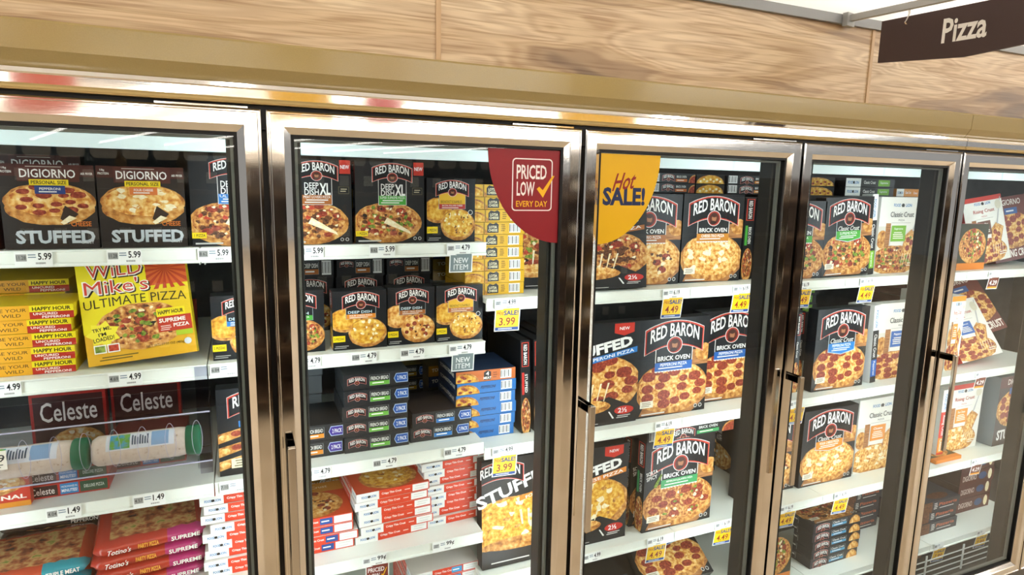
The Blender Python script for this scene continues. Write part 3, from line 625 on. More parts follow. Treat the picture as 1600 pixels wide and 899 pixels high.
# hanging aisle sign
a = math.radians(10); dv = Vector((math.sin(a), -math.cos(a), 0))
sg = tag(empty('aisle_sign', (2.434, .0, 2.21)), 'dark brown hanging aisle sign reading Pizza', 'sign'); sg.rotation_euler = (0, 0, math.atan2(dv.y, dv.x))
prof = [(.11, .019), (.33, .002), (.55, .019), (.55, .134), (.11, .134)]
v = [(t, -.004, zz) for t, zz in prof] + [(t, .004, zz) for t, zz in prof]
mesh_obj('sign_panel', v, [(4,3,2,1,0), (5,6,7,8,9)] + [(i, (i+1) % 5, 5+(i+1) % 5, 5+i) for i in range(5)], P('#43322f', .5), sg)
pp = Print(.6, .2); pp.text('Pizza', .326, .076, .104, .064, '#eae6de', .022)
pp.build('sign_lettering', lambda x, y, L: (x, -.0045-EPS*L, y), sg)
for t in (.18, .48):
    pts = [(t, -.0065, .112), (t-.003, -.008, .118), (t, -.0065, .124), (t+.002, 0, .140), (t, 0, .153)]
    rod = []; fcs = []
    for q in range(len(pts)-1):
        (x0_, y0_, z0_), (x1_, y1_, z1_) = pts[q], pts[q+1]; b0 = len(rod)
        for (X, Y, Z) in ((x0_, y0_, z0_), (x1_, y1_, z1_)): rod += [(X-.002, Y-.002, Z), (X+.002, Y-.002, Z), (X+.002, Y+.002, Z), (X-.002, Y+.002, Z)]
        fcs += [(b0+k, b0+(k+1) % 4, b0+4+(k+1) % 4, b0+4+k) for k in range(4)]
    mesh_obj('sign_hook', rod, fcs, CHROME, sg)
ar = tag(empty('sign_arm', (2.434, -.002, 2.365)), 'grey square metal bracket arm holding the Pizza sign', 'bracket'); ar.rotation_euler = sg.rotation_euler
box('arm_bar', .012, .62, -.008, .008, -.002, .016, P('#a7a8a6', .35), ar)
box('arm_plate', -.002, .014, -.02, .02, -.016, .022, P('#9a9b9a', .35), ar)

# ================================================================== FREEZER CASE
W = .77; ZT = 2.0; ZB = .196; NS = 7
XL, XR = -.77, 5.39
fc = tag(empty('freezer_case', (0, 0, 0)), 'long upright glass door freezer with gold canopy and black interior', 'freezer')
box('base_plinth', XL, XR, .05, 1.05, 0, .004, P('#2a2a2b', .5), fc)
box('interior_floor', XL, XR, .05, 1.0, .004, .012, LINER, fc)
box('back_panel', XL, XR, 1.0, 1.04, .012, 2.02, LINER, fc)
box('interior_roof', XL, XR, .05, 1.04, 1.985, 2.02, LINER, fc)
for x in (XL-.04, XR): box('end_panel', x, x+.04, .01, 1.04, 0, 2.05, LINER, fc)
for i in range(9):
    x = XL + i*W
    if -.1 < x < 5: pass
    m = box('mullion', x-.076, x+.076, .045, .10, .012, 1.985, P('#2b2d2d', .45), fc, .004)
    box('mullion_face', x-.035, x+.035, .03, .045, ZB, 1.985, P('#0c0c0d', .4), m)
    for s in (-1, 1):
        y0 = .101
        v = [(x+s*.022, y0, ZB+.05), (x+s*.056, y0, ZB+.05), (x+s*.022, y0+.014, ZB+.05), (x+s*.022, y0, 1.95), (x+s*.056, y0, 1.95), (x+s*.022, y0+.014, 1.95)]
        f = [(1,2,5,4), (0,1,4,3), (2,0,3,5), (0,2,1), (3,4,5)]
        mesh_obj('led_strip', v, f, emit('cold_led', '#eefaff', LED), m)
# header light inside, at the plane of the shelf fronts
for i in range(8):
    x0 = XL + i*W
    h = box('header_light_housing', x0+.0, x0+W-.004, .30, .38, 1.953, 1.985, P('#dfe6e4', .5), fc)
    box('light_diffuser', x0+.004, x0+W-.008, .296, .36, 1.923, 1.953, emit('header_diffuser', '#e2f4f2', TOPLED*.14), h)
# canopy segments, chrome rails
seg = [XL-.02, 3.080, XR+.02]
for i in range(2):
    a0, a1 = seg[i]+.0012, seg[i+1]-.0012
    extrude_x('canopy', [(-.011, 2.080), (-.013, 2.128), (-.008, 2.133), (.02, 2.133), (.02, 2.052), (.008, 2.052)], a0, a1, GOLD, fc)
    extrude_x('chrome_rail', [(.004, 2.052), (-.003, 2.049), (-.006, 2.041), (-.004, 2.038), (-.004, 2.021), (.0, 2.018), (.02, 2.018), (.02, 2.052)], a0, a1, STEEL_H, fc)
    extrude_x('rail_lip', [(.000, 2.018), (-.003, 2.014), (-.001, 2.010), (.02, 2.010), (.02, 2.018)], a0, a1, P('#b9a06a', .35), fc)
box('kick_plate', XL, XR, .012, .05, 0, ZB-.004, P('#6a6762', .4), fc)
box('gap_seal', XL, XR, .012, .05, 1.96, 2.010, BLACK, fc)

# ------------------------------------------------------------------ doors
PROF = [(0, .045), (0, .0035), (.0035, 0), (.006, .0), (.0075, .0018), (.033, .0018), (.035, .0035), (.0475, .012), (.049, .016), (.049, .045)]
def rails(x0, x1, z0, z1, parent):
    def ring(t, y): return [(x0+t, y, z0+t), (x1-t, y, z0+t), (x1-t, y, z1-t), (x0+t, y, z1-t)]
    for side in range(4):
        v, f = [], []
        for t, y in PROF:
            r = ring(t, y); v += [r[side], r[(side+1) % 4]]
        n = len(PROF)
        for i in range(n): j = (i+1) % n; f.append((2*i, 2*i+1, 2*j+1, 2*j))
        f.append(tuple(range(0, 2*n, 2))); f.append(tuple(range(1, 2*n, 2))[::-1])
        mesh_obj('frame_rail', v, f, STEEL_H if side in (0, 2) else STEEL_V, parent)
HM = steel_mat('handle_metal', '#cfcac4', .16, 6, .5)
def door(i, label):
    X = i*W
    e = tag(empty('freezer_door', (X, 0, ZB)), label, 'freezer door')
    x0, x1, z0, z1 = .0055, W-.0055, 0, ZT-ZB
    rails(x0, x1, z0, z1, e)
    def frame(name, t0, t1, ya, yb, mat):
        def R4(t, y): return [(x0+t, y, z0+t), (x1-t, y, z0+t), (x1-t, y, z1-t), (x0+t, y, z1-t)]
        v = R4(t0, ya)+R4(t1, ya)+R4(t0, yb)+R4(t1, yb); f = []
        for k in range(4):
            j = (k+1) % 4; f += [(k, j, 4+j, 4+k), (8+k, 12+k, 12+j, 8+j), (4+k, 4+j, 12+j, 12+k), (k, 8+k, 8+j, j)]
        return mesh_obj(name, v, f, mat, e)
    frame('glazing_gasket', .0485, .0545, .014, .045, BLACK)
    frame('spacer_bar', .056, .062, .028, .04, P('#7f8684', .4))
    box('glass_pane', x0+.050, x1-.050, .021, .026, z0+.050, z1-.050, GLASS, e)
    hx = .019; h0, h1 = .90-ZB, 1.268-ZB
    h = mesh_obj('handle', *box_vf(hx, hx+.017, -.052, -.041, h0, h1, .0015), HM, e)
    for zz in (h0+.012, h1-.022):
        box('handle_post', hx, hx+.017, -.041, .002, zz if zz < .5 else h1-.022, (zz if zz < .5 else h1-.022)+.022, HM, h, .001)
    # closer arm at the hinge side above the door
    box('hinge_bar', W-.20, W-.03, .004, .012, z1+.0008, z1+.0045, CHROME, e)
    return e
DL = {-1: 'steel framed freezer door beyond the Wild pizza door, cut off', 0: 'steel framed glass freezer door with yellow and stuffed pizzas behind it',
      1: 'steel framed glass freezer door carrying the red priced low sticker', 2: 'steel framed glass freezer door carrying the yellow hot sale sticker',
      3: 'steel framed glass freezer door in front of the classic crust boxes', 4: 'steel framed glass freezer door under the Pizza sign, farthest along', 5: 'steel framed freezer door past the rising crust boxes, last of the row'}
DL[-1] = 'steel framed glass freezer door at the near end, mostly out of view'
for i in range(-1, 7):
    door(i, DL.get(i, 'steel framed glass freezer door at the far end, out of view'))

# ------------------------------------------------------------------ stickers on the glass
def quarter(name, cx, cz, rx, rz, sgn, mat, label):
    pts = [(cx, cz)] + [(cx+sgn*rx*math.cos(t*math.pi/2/24), cz-rz*math.sin(t*math.pi/2/24)) for t in range(25)]
    v = [(x, .0192, z) for x, z in pts] + [(x, .0205, z) for x, z in pts]; n = len(pts)
    f = [tuple(range(n)), tuple(range(n, 2*n))[::-1]] + [(i, (i+1) % n, n+(i+1) % n, n+i) for i in range(n)]
    return tag(mesh_obj(name, v, f, mat), label, 'sticker')
s1 = quarter('window_sticker', 1.4855, 1.944, .204, .238, -1, P('#8e1f27', .35), 'dark red quarter round sticker reading Priced Low Every Day')
pr = Print(3, 3)
def rrect(p, x0, y0, x1, y1, r, mat):
    pts = []
    for cx, cy, a0 in ((x1-r, y1-r, 0), (x0+r, y1-r, 1), (x0+r, y0+r, 2), (x1-r, y0+r, 3)): pts += ellipse(cx, cy, r, r, 6, a0*math.pi/2, (a0+1)*math.pi/2)
    p.poly(pts, mat)
rrect(pr, 1.347, 1.790, 1.460, 1.922, .010, '#f3e9e6'); pr.up(); rrect(pr, 1.350, 1.793, 1.457, 1.919, .008, P('#8e1f27', .35)); pr.up()
pr.text('PRICED', 1.401, 1.888, .084, .036, '#f6efec', .02); pr.text('LOW', 1.385, 1.846, .050, .036, '#f6efec', .02); pr.text('EVERY DAY', 1.403, 1.808, .088, .015, '#f0b81e', .014)
pr.up(); pr.poly([(1.416, 1.846), (1.423, 1.852), (1.433, 1.843), (1.460, 1.880), (1.466, 1.880), (1.434, 1.824)], '#f0b81e')
pr.build('sticker_print', lambda x, y, L: (x, .0190-EPS*L, y), s1)
s2 = quarter('window_sticker', 1.5975, 1.943, .197, .243, 1, P('#e5b312', .35), 'yellow quarter round sticker reading Hot Sale')
pr = Print(3, 3)
pr.text('SALE!', 1.681, 1.830, .136, .050, '#1d2a55', .04); pr.up(); pr.text('Hot', 1.682, 1.871, .068, .046, '#8e2420', .016, slant=.45, rot=.12)
pr.build('sticker_print', lambda x, y, L: (x, .0190-EPS*L, y), s2)

# ------------------------------------------------------------------ shelves
ZA = {'A': [1.684, 1.381, 1.055, .75, .43], 'B': [1.512, 1.032, .583, .183]}
def shelf(b, k, z, label):
    X0, X1 = b*W-.15+.0015, (b+1)*W-.15-.0015
    e = tag(empty('freezer_shelf', (X0, .30, z)), label, 'shelf', 'white freezer shelves'); w = X1-X0
    box('shelf_deck', 0, w, .008, .64, -.016, 0, SHELFW, e)
    pr = [(0.0, -.0385), (-.003, -.036), (-.003, -.031), (.001, -.029), (.001, -.004), (-.003, -.002), (-.003, .001), (.004, .001), (.008, 0), (.008, -.0385)]
    extrude_x('price_channel', pr, 0, w, SHELFW, e)
    for xx in (.003, w-.006): box('shelf_bracket', xx, xx+.003, .06, .66, -.05, -.016, P('#d8dcd8', .5), e)
    return e
BN = {-1: 'near end', 0: 'yellow pizza', 1: 'deep dish', 2: 'brick oven', 3: 'classic crust', 4: 'rising crust', 5: 'far end'}
LV = ['top', 'second', 'third', 'fourth', 'fifth']
for b in range(0, 6):
    for k, z in enumerate(ZA['A' if b < 2 else 'B']):
        shelf(b, k, z, 'white freezer shelf with price rail, %s level of the %s bay' % (LV[k], BN[b]))
A_, B_, C_, D_, E_ = [z+.0 for z in ZA['A']]; P_, Q_, R_, S_ = ZA['B']

# ------------------------------------------------------------------ price tags
def price_tag(x, z, price, old, what, flag=None, val=None, w=.072):
    o = mesh_obj('price_tag', *box_vf(-w/2, w/2, 0, .0008, -.017, .017), P('#f6f7f4', .4)); o.location = (x, .2955, z-.018)
    p = Print(w, .034); p.bars(w*.35, .018, w*.60, .029, 2, '#7d8f9c', 3)
    if old: p.rect(w*.04, .012, w*.32, .028, '#9b9b98'); p.up(); p.text(old, w*.18, .020, w*.24, .009, '#3a3a3c', .008)
    else: p.rect(w*.04, .014, w*.3, .027, '#b2b4b4'); p.up(); p.bars(w*.07, .016, w*.27, .025, 2, '#5a5a5c')
    if price: p.text(price, w*.80, .0225, w*.36, .0165, '#1c1c1e', .022)
    for q in range(9): p.rect(w*(.55+.03*q), .005, w*(.565+.03*q), .009, '#3c3c3e')
    pp_ = p.build('tag_print', lambda a, b, L: (a-w/2, -.0002-EPS*L, b-.017), o)
    lab = ('shelf tag' + (' ' + price if price else '') + ' ' + what)
    if flag:
        fw, fh = (.082, .074) if flag == 'sale' else (.07, .056)
        colr = {'sale': '#f2c21a', 'new': '#7d8a8c', 'low': '#7c3229', 'brown': '#6e3526'}[flag]
        fl = mesh_obj('hanging_flag', *box_vf(-fw/2, fw/2, 0, .0008, -fh, 0), P('#f4f4f0')); fl.parent = o; fl.location = (.008, -.001, -.014); fl.rotation_euler = (math.radians(8), 0, math.radians(-4))
        q = Print(fw, fh); q.rect(.003, .003, fw-.003, fh, colr); q.up()
        if flag == 'sale':
            q.rect(.003, .003, fw-.003, .013, '#2a4a8c'); q.up(); q.bars(.012, .005, fw-.012, .011, 1, '#dfe6f2')
            q.text('Hot', fw*.22, fh-.014, fw*.26, .014, '#a8341f', .006, slant=.3); q.text('SALE!', fw*.64, fh-.014, fw*.58, .016, '#24407c', .03)
            q.text(val, fw*.5, fh*.43, fw*.64, .026, '#8e2a1c', .012); lab += ' with yellow sale flag ' + val
        elif flag == 'new':
            q.text('NEW', fw*.5, fh*.66, fw*.62, .016, '#f0f2f2', .01); q.text('ITEM', fw*.5, fh*.30, fw*.62, .016, '#f0f2f2', .01); lab += ' with grey new item flag'
        elif flag == 'low':
            q.text('PRICED', fw*.45, fh*.70, fw*.7, .016, '#f4ece8', .02); q.text('LOW', fw*.38, fh*.32, fw*.45, .016, '#f4ece8', .02); q.poly([(fw*.66, .018), (fw*.70, .022), (fw*.74, .018), (fw*.88, .042), (fw*.91, .042), (fw*.745, .009)], '#f0b81e'); lab += ' with red priced low flag'
        else:
            q.rect(.003, .003, fw-.003, .012, '#e8962a'); q.up(); q.text(val, fw*.5, fh*.55, fw*.7, .022, '#f4ece8', .02); lab += ' with brown hanging flag ' + val
        q.build('flag_print', lambda a, b, L: (a-fw/2, -.0002-EPS*L, b-fh), fl)
    return tag(o, lab, 'price tag', 'shelf price tags')
price_tag(.277, A_, '5.99', '11.28', 'under the pepperoni personal pizza')
price_tag(.456, A_, '5.99', '11.28', 'under the four cheese personal pizza')
price_tag(.650, A_, '5.99', '8.62', 'under the ultimate deep dish box')
price_tag(.882, A_, '5.99', '8.62', 'under the meat lovers box')
price_tag(1.076, A_, '5.99', '8.62', 'under the super supreme box')
price_tag(1.300, A_, '4.79', '', 'under the tall breakfast scramble box', 'new')
price_tag(.192, B_, '4.99', '', 'below the yellow box stack')
price_tag(.437, B_, '4.99', '4.69', 'below the big leaning yellow box')
price_tag(.662, B_, '', '6.84', 'beside the big leaning yellow box')
price_tag(.866, B_, '4.79', '', 'below the supreme deep dish box at the door edge')
price_tag(1.020, B_, '4.79', '6.84', 'below the four cheese deep dish box')
price_tag(1.160, B_, '4.79', '6.84', 'below the pepperoni deep dish box')
price_tag(1.308, B_, '4.79', '', 'below the small breakfast scramble box', 'new')
price_tag(.285, C_, '1.49', '4.04', 'below the red microwave pizza boxes')
price_tag(.468, C_, '1.49', '4.57', 'beside the red microwave pizza boxes')
price_tag(.668, C_, '', '7.10', 'below the french bread pepperoni box')
price_tag(.884, C_, '4.79', '', 'below the orange band french bread boxes')
price_tag(1.075, C_, '4.79', '6.61', 'below the green band french bread boxes')
price_tag(1.292, C_, '4.79', '6.61', 'below the blue band french bread boxes')
price_tag(1.040, D_, '99¢', '', 'between the thin crust stacks', 'low')
price_tag(1.256, D_, '99¢', '', 'below the tall thin crust stack')
price_tag(1.452, P_, '4.99', '', 'below the yellow cheese box stack', 'sale', '3.99')
price_tag(1.452, Q_, '4.99', '', 'below the blue pepperoni box stack', 'sale', '3.99')
price_tag(2.075, P_, '6.19', '', 'below the meat trio box', 'sale', '4.49')
price_tag(2.385, P_, '6.19', '', 'below the cheese trio box', 'sale', '4.49')
price_tag(2.076, Q_, '6.19', '', 'below the brick oven pepperoni box', 'sale', '4.49')
price_tag(1.800, R_, '4.99', '', 'below the stuffed cheese box at the door edge')
price_tag(2.070, R_, '6.19', '', 'below the jalapeno box', 'sale', '4.49')
price_tag(2.385, R_, '6.19', '', 'past the jalapeno box', 'sale', '4.49')
price_tag(2.690, P_, '6.19', '', 'at the classic crust door edge', 'sale', '4.49')
price_tag(3.045, P_, '6.19', '', 'below the classic supreme box', 'sale', '4.49')
price_tag(2.715, Q_, '6.19', '', 'behind the classic crust door handle', 'sale', '4.49')
price_tag(2.720, R_, '6.19', '', 'below the classic crust door handle', 'sale', '4.49')
price_tag(3.030, R_, '6.19', '', 'below the classic four cheese box', 'sale', '4.49')
price_tag(3.885, P_, '', '', 'below the leaning rising crust box', 'brown', '4.29')
price_tag(3.895, Q_, '', '', 'below the lying pepperoni rising crust box', 'brown', '4.29')
price_tag(3.960, R_, '', '', 'below the four cheese rising crust box', 'brown', '4.29')
price_tag(3.760, S_, '', '', 'on the wire rack shelf', 'sale', '7.99')
price_tag(4.090, S_, '', '', 'at the end of the wire rack shelf', 'sale', '7.99')

# ================================================================== PRODUCTS
BK = '#1b1c1f'
# ---- bay 0, top shelf
carton('personal size stuffed pizza box with red sliver at the picture edge', .02, A_, .185, .195, .33, .05, (dg_rising,), body='#6b2a22')
carton('dark stuffed crust personal pizza box, pepperoni with blue band', .217, A_, .185, .196, .33, .05, (digiorno_personal, 'PEPPERONI', '#27407c', 'pep'), body='#2c2522')
carton('dark stuffed crust personal pizza box, four cheese with orange band', .406, A_, .185, .196, .33, .05, (digiorno_personal, 'FOUR CHEESE', '#d9773a', 'chz'), body='#2c2522')
carton('dark stuffed crust box standing behind the pepperoni personal pizza', .16, A_, .185, .222, .50, .05, (digiorno_personal, 'PEPPERONI', '#27407c', 'pep'), body='#2c2522')
# ---- bay 1, top shelf
carton('black deep dish XL box with meat topping, blue flavour band, at the post', .602, A_, .196, .228, .33, .06, (rb_small, 'xl', 'ULTIMATE', '#2f79c4', 'meat'), rz=2)
carton('black deep dish XL box with brown meat lovers band', .806, A_, .194, .228, .33, .06, (rb_small, 'xl', 'MEAT LOVERS PIZZA', '#a8642e', 'meat'))
carton('black deep dish XL box with green super supreme band', 1.010, A_, .196, .228, .33, .06, (rb_small, 'xl', 'SUPER SUPREME PIZZA', '#4aa23c', 'sup'), left=(rb_vspine, 'DEEP DISH', '#f0d21c', 'sup'))
carton('black breakfast scramble box on the top deep dish shelf', 1.214, A_, .148, .186, .33, .06, (rb_small, 's', 'BACON, EGG AND CHEESE', '#b53a3a', 'scr'))
# ---- bay 0, second shelf
stack(5, 'flat yellow pizza box with orange and red spine', .050, B_, .283, .033, .335, .17, (wm_spine,), body='#e0c21c', group='flat yellow pizza boxes')
stack(6, 'flat yellow pizza box in the rear row', .0, B_, .283, .033, .53, .28, (wm_spine,), body='#e0c21c', group='rear flat yellow pizza boxes', seed=4)
carton('large bright yellow pizza box leaning back, red and white lettering', .356, B_, .243, .262, .335, .04, (wm_front,), body='#d8bd1e', lean=12, ry=-5.5, rz=-3)
for i in range(3): carton('red backed flat pizza box behind the big yellow box, %s' % ORD[3][2-i], .33, B_+i*.036, .25, .034, .46, .24, (celeste_spine, 'DELUXE PIZZA'), body='#a8322a', group='flat boxes behind the yellow box')
# ---- bay 1, second shelf
carton('small black deep dish box at the post, red emblem, blue band', .634, B_, .150, .172, .33, .06, (rb_small, 's', 'PEPPERONI PIZZA', '#2f79c4', 'yel'), left=(rb_vspine, 'DEEP DISH', '#2f79c4', 'yel'))
carton('small black deep dish box with green supreme band at the door frame', .770, B_, .150, .175, .34, .06, (rb_small, 's', 'SUPREME PIZZA', '#4aa23c', 'sup'))
carton('small black deep dish box with orange four cheese band', .941, B_, .152, .170, .33, .06, (rb_small, 's', 'FOUR CHEESE PIZZA', '#e08a2a', 'yel'), left=(rb_vspine, 'DEEP DISH', '#e08a2a', 'yel'))
carton('small black deep dish box with brown meat trio band', 1.097, B_, .142, .172, .335, .06, (rb_small, 's', 'MEAT TRIO PIZZA', '#a8642e', 'mtr'))
carton('small black breakfast scramble box with yellow plaque on second shelf', 1.243, B_, .147, .172, .33, .06, (rb_small, 's', 'SAUSAGE, EGG AND CHEESE', '#b5653a', 'scr'))
for i, (x, l) in enumerate(((.83, 'behind the green band box'), (.99, 'behind the four cheese box'), (1.15, 'behind the meat trio box'))):
    carton('small black deep dish box in the dim rear row, ' + l, x, B_, .15, .172, .60, .06, (rb_small, 's', 'MEAT TRIO PIZZA', '#a8642e', 'mtr'), group='rear row deep dish boxes')
    carton('deep dish box lying dim on the rear row, ' + l, x, B_+.174, .15, .06, .58, .12, (rb_hspine, 'DEEP DISH', '#a8642e', 'code'), group='boxes lying on the rear row')
# ---- bay 0, third shelf: flat red microwave boxes behind a clear bin with dough tubes
for i in range(2): carton('flat red microwave pizza box with blue and green spine, %s of two' % ORD[2][1-i], .188, C_+i*.037, .184, .035, .36, .18, (celeste_spine, 'DELUXE PIZZA'), body='#a8322a', group='flat red microwave pizza boxes')
carton('small red pizza box with big cheese picture beside the microwave boxes', .060, C_, .152, .094, .335, .04, (original_front,), body='#c8371f')
for i in range(2): carton('flat red pizza box behind the clear bin, %s of the rear pair' % ORD[2][1-i], .352, C_+i*.037, .19, .035, .48, .18, (celeste_spine, 'CHEESE PIZZA'), body='#a8322a', group='rear flat red pizza boxes')
carton('upright dark red microwave pizza box dim behind the clear bin', .14, C_, .185, .185, .66, .04, (celeste_front,), body='#a8322a')
carton('second upright dark red microwave pizza box dim behind the bin end', .335, C_, .185, .185, .68, .04, (celeste_front,), body='#a8322a')

def revolve_x(name, prof, n, mat, parent=None, a0=0, a1=2*math.pi):
    """prof: (x, radius) pairs turned round the X axis"""
    full = abs(a1-a0-2*math.pi) < 1e-5; cnt = n if full else n+1
    v = [(x, r*math.cos(a0+(a1-a0)*k/n), r*math.sin(a0+(a1-a0)*k/n)) for x, r in prof for k in range(cnt)]
    f = []
    for i in range(len(prof)-1):
        for k in range(n):
            j = (k+1) % cnt; f.append((i*cnt+k, i*cnt+j, (i+1)*cnt+j, (i+1)*cnt+k))
    return mesh_obj(name, v, f, mat, parent, smooth=True)
DOUGH = noisy('speckled_dough_wrap', [(.28, '#b89e84'), (.36, '#e3cfb8'), (.7, '#ecdcc8')], scale=90, detail=2, rough=.3)
def tube(x, z, L, label):
    e = tag(empty('dough_tube', (x, .245, z)), label, 'dough tube', 'dough tubes in the clear bin')
    r = .036
    revolve_x('tube_body', [(0, .0), (.002, r*.80), (.012, r*.98), (.02, r), (L-.02, r), (L-.008, r*.96), (L, r*.85), (L, 0)], 24, DOUGH, e)
    c = revolve_x('end_cap', [(L-.006, 0), (L-.006, r*.9), (L-.002, r*1.03), (L+.024, r*1.03), (L+.028, r*.95), (L+.028, 0)], 24, P('#0f6b45', .35), e)
    lb = revolve_x('wrap_label', [(L*.16, r*1.006), (L*.20, r*1.008), (L*.82, r*1.008), (L*.86, r*1.006)], 10, P('#e9eef0', .35), e, math.radians(95), math.radians(165))
    revolve_x('label_picture', [(L*.20, r*1.016), (L*.40, r*1.016)], 8, noisy('label_leaf_print', [(.45, '#4aa5c9'), (.55, '#6fae3c')], scale=60), lb, math.radians(98), math.radians(160))
    revolve_x('label_blue_band', [(L*.62, r*1.016), (L*.80, r*1.016)], 8, P('#8fb4d6', .35), lb, math.radians(98), math.radians(160))
    for k in range(7): revolve_x('label_fine_print', [(L*.42+k*L*.026, r*1.017), (L*.435+k*L*.026, r*1.017)], 6, P('#46586a'), lb, math.radians(108+k % 3*6), math.radians(150))
    return e
TB = 1.163
tube(.118, TB+.0415, .215, 'beige dough tube with green cap, under the 29 tag')
tube(.366, TB+.0415, .205, 'beige dough tube with green cap, at the bin end')
tr = tag(empty('clear_bin', (.08, .20, TB)), 'clear acrylic bin holding two beige dough tubes', 'bin')
bw = .545
box('bin_front', 0, bw, 0, .003, 0, .125, ACRYL, tr); box('bin_floor', 0, bw, .003, .092, 0, .003, ACRYL, tr); box('bin_back', 0, bw, .092, .095, 0, .16, ACRYL, tr)
for x in (0, bw-.003): box('bin_end', x, x+.003, .003, .092, .003, .15, ACRYL, tr)
edge = P('#b8b4cc', .2)
box('bin_rim', 0, bw, -.0008, .0035, .125, .1275, edge, tr); box('bin_lower_edge', 0, bw, -.0015, .003, -.0025, .0, edge, tr)
for x in (bw-.035, .02): 
    hk = box('bin_bracket', x, x+.030, .096, .101, -.075, .215, clear('bracket_acrylic', (.80, .80, .86, 1), 1.5, .05), tr)
    box('bracket_clip', x-.002, x+.032, .060, .098, -.045, -.020, ACRYL, hk)
for k in range(9):
    x = .05+k*.058
    cu = [(x + .012*math.cos(t), -.0012, .062+.046*math.sin(t)) for t in [i*6.2832/20 for i in range(20)]]
    ci = [(x + .011*math.cos(t), -.0012, .062+.045*math.sin(t)) for t in [i*6.2832/20 for i in range(20)]]
    mesh_obj('slot_edge', cu+ci, [(i, (i+1) % 20, 20+(i+1) % 20, 20+i) for i in range(20)], edge, tr)
bt = mesh_obj('price_tag', *box_vf(0, .055, 0, .001, 0, .044), P('#efe9df')); bt.location = (.160, .197, TB+.045)
tag(bt, 'small cream price tag reading 29 on the clear bin', 'price tag')
q = Print(.055, .044); q.text('1.29', .032, .027, .040, .017, '#2a2a2a', .014); q.bars(.02, .004, .05, .014, 2, '#4a4a4a'); q.build('tag_print', lambda a, b, L: (a, -.0002-EPS*L, b), bt)

# ---- bay 1, third shelf
carton('black french bread pizza box standing at the post, three pepperoni breads', .634, C_, .150, .245, .33, .05, (rb_french,), left=(rb_vspine, 'FRENCH BREAD', '#2f79c4', 'pep'))
stack(2, 'flat black french bread box with orange band', .775, C_, .190, .048, .36, .2, (rb_hspine, 'FRENCH BREAD', '#e08a2a', '2 PACK'), body='#232528', group='orange band french bread boxes', seed=5)
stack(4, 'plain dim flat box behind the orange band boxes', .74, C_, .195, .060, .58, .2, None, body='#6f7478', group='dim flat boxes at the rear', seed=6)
stack(5, 'flat black french bread box with green band', .972, C_, .194, .047, .36, .2, (rb_hspine, 'FRENCH BREAD', '#6cb344', '2 PACK'), left=None, body='#34373a', group='green band french bread boxes', seed=7)
stack(2, 'flat black french bread box with blue band', 1.174, C_, .194, .047, .365, .2, (rb_hspine, 'FRENCH BREAD', '#2f79c4', '2 PACK'), body='#2a2528', group='blue band french bread boxes', seed=8)
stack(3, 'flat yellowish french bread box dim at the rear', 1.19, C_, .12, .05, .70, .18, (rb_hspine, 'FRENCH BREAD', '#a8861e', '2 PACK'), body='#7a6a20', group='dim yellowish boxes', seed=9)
# ---- bay 0, fourth shelf: bagged pizzas
def bag(x, z, w, d, h, col, band, txt, label, y=.35, yaw=0, brand="Totino's"):
    e = tag(empty('pizza_bag', (x, y, z)), label, 'pizza bag', 'shrink wrapped pizzas'); e.rotation_euler = (0, 0, math.radians(yaw))
    rnd = random.Random(int(x*1000+z*777)); nu, nv = 22, 12
    def pt(i, j):
        u, t = i/nu, j/nv*2*math.pi
        X = w*u; edge = min(1, 1.9*(math.sin(math.pi*min(max(u, .001), .999))**.45)) if 0 < u < 1 else .0
        Y = d/2 - d/2*math.copysign(abs(math.cos(t))**.45, math.cos(t))*(.86+.14*edge)
        Z = h/2 + h/2*math.copysign(abs(math.sin(t))**.6, math.sin(t))*max(edge, .10)
        return (X, Y + (rnd.random()-.5)*.005, Z + (rnd.random()-.5)*.004)
    v = [pt(i, j) for i in range(nu+1) for j in range(nv)]
    f = [(i*nv+j, i*nv+(j+1) % nv, (i+1)*nv+(j+1) % nv, (i+1)*nv+j) for i in range(nu) for j in range(nv)]
    f += [tuple(range(nv))[::-1], tuple(range(nu*nv, nu*nv+nv))]
    wrap = noisy('wrap_'+col.lstrip('#'), [(.3, col), (.7, col)], scale=20, rough=.16, bump=.6, spec=.6)
    mi = []
    bandm = noisy('wrap_'+band.lstrip('#'), [(.3, band), (.7, band)], scale=20, rough=.16, bump=.6, spec=.6)
    pic = noisy('bag_picture', [(.3, '#5a2c1c'), (.45, '#a8603a'), (.6, '#cfa468'), (.72, '#7d8a3a')], scale=45, rough=.16, spec=.6)
    for i in range(nu):
        for j in range(nv):
            top = .22 < (j+.5)/nv < .30 or 1 < 0
            mi.append(1 if i > nu*.60 and (j in (10, 11, 0, 1)) else (2 if j in (2, 3) and 2 < i < nu-2 else 0))
    mi += [0, 0]
    mesh_obj('bag_wrap', v, f, None, e, mats=[wrap, bandm, pic], midx=mi, smooth=True)
    q = Print(w, h); q.text(txt, w*.80, h*.5, w*.26, h*.34, '#f4eee8', .02); q.text(brand, w*.22, h*.46, w*.2, h*.40, '#f7efe6', .01, slant=.3) if brand else None
    if brand: q.text('PARTY PIZZA', w*.47, h*.5, w*.18, h*.36, '#e8a23a', .04)
    q.build('bag_print', lambda a, b, L: (a, -.002-EPS*L, b), e)
    return e
for i in range(4):
    bag(.315+(.008 if i % 2 else 0), D_+.002+i*.037, .27, .26, .036, '#b3321f', '#b32a6c', 'SUPREME', 'red wrapped supreme pizza with pink band, %s of its pile' % ('lowest' if i == 0 else NTH[3-i]), yaw=6)
for i in range(3):
    bag(.03, D_+.002+i*.037, .28, .24, .036, '#b8421f', '#1b8a9c', 'TRIPLE MEAT', 'orange wrapped triple meat pizza with teal band, %s of three' % ORD[3][2-i], yaw=4)
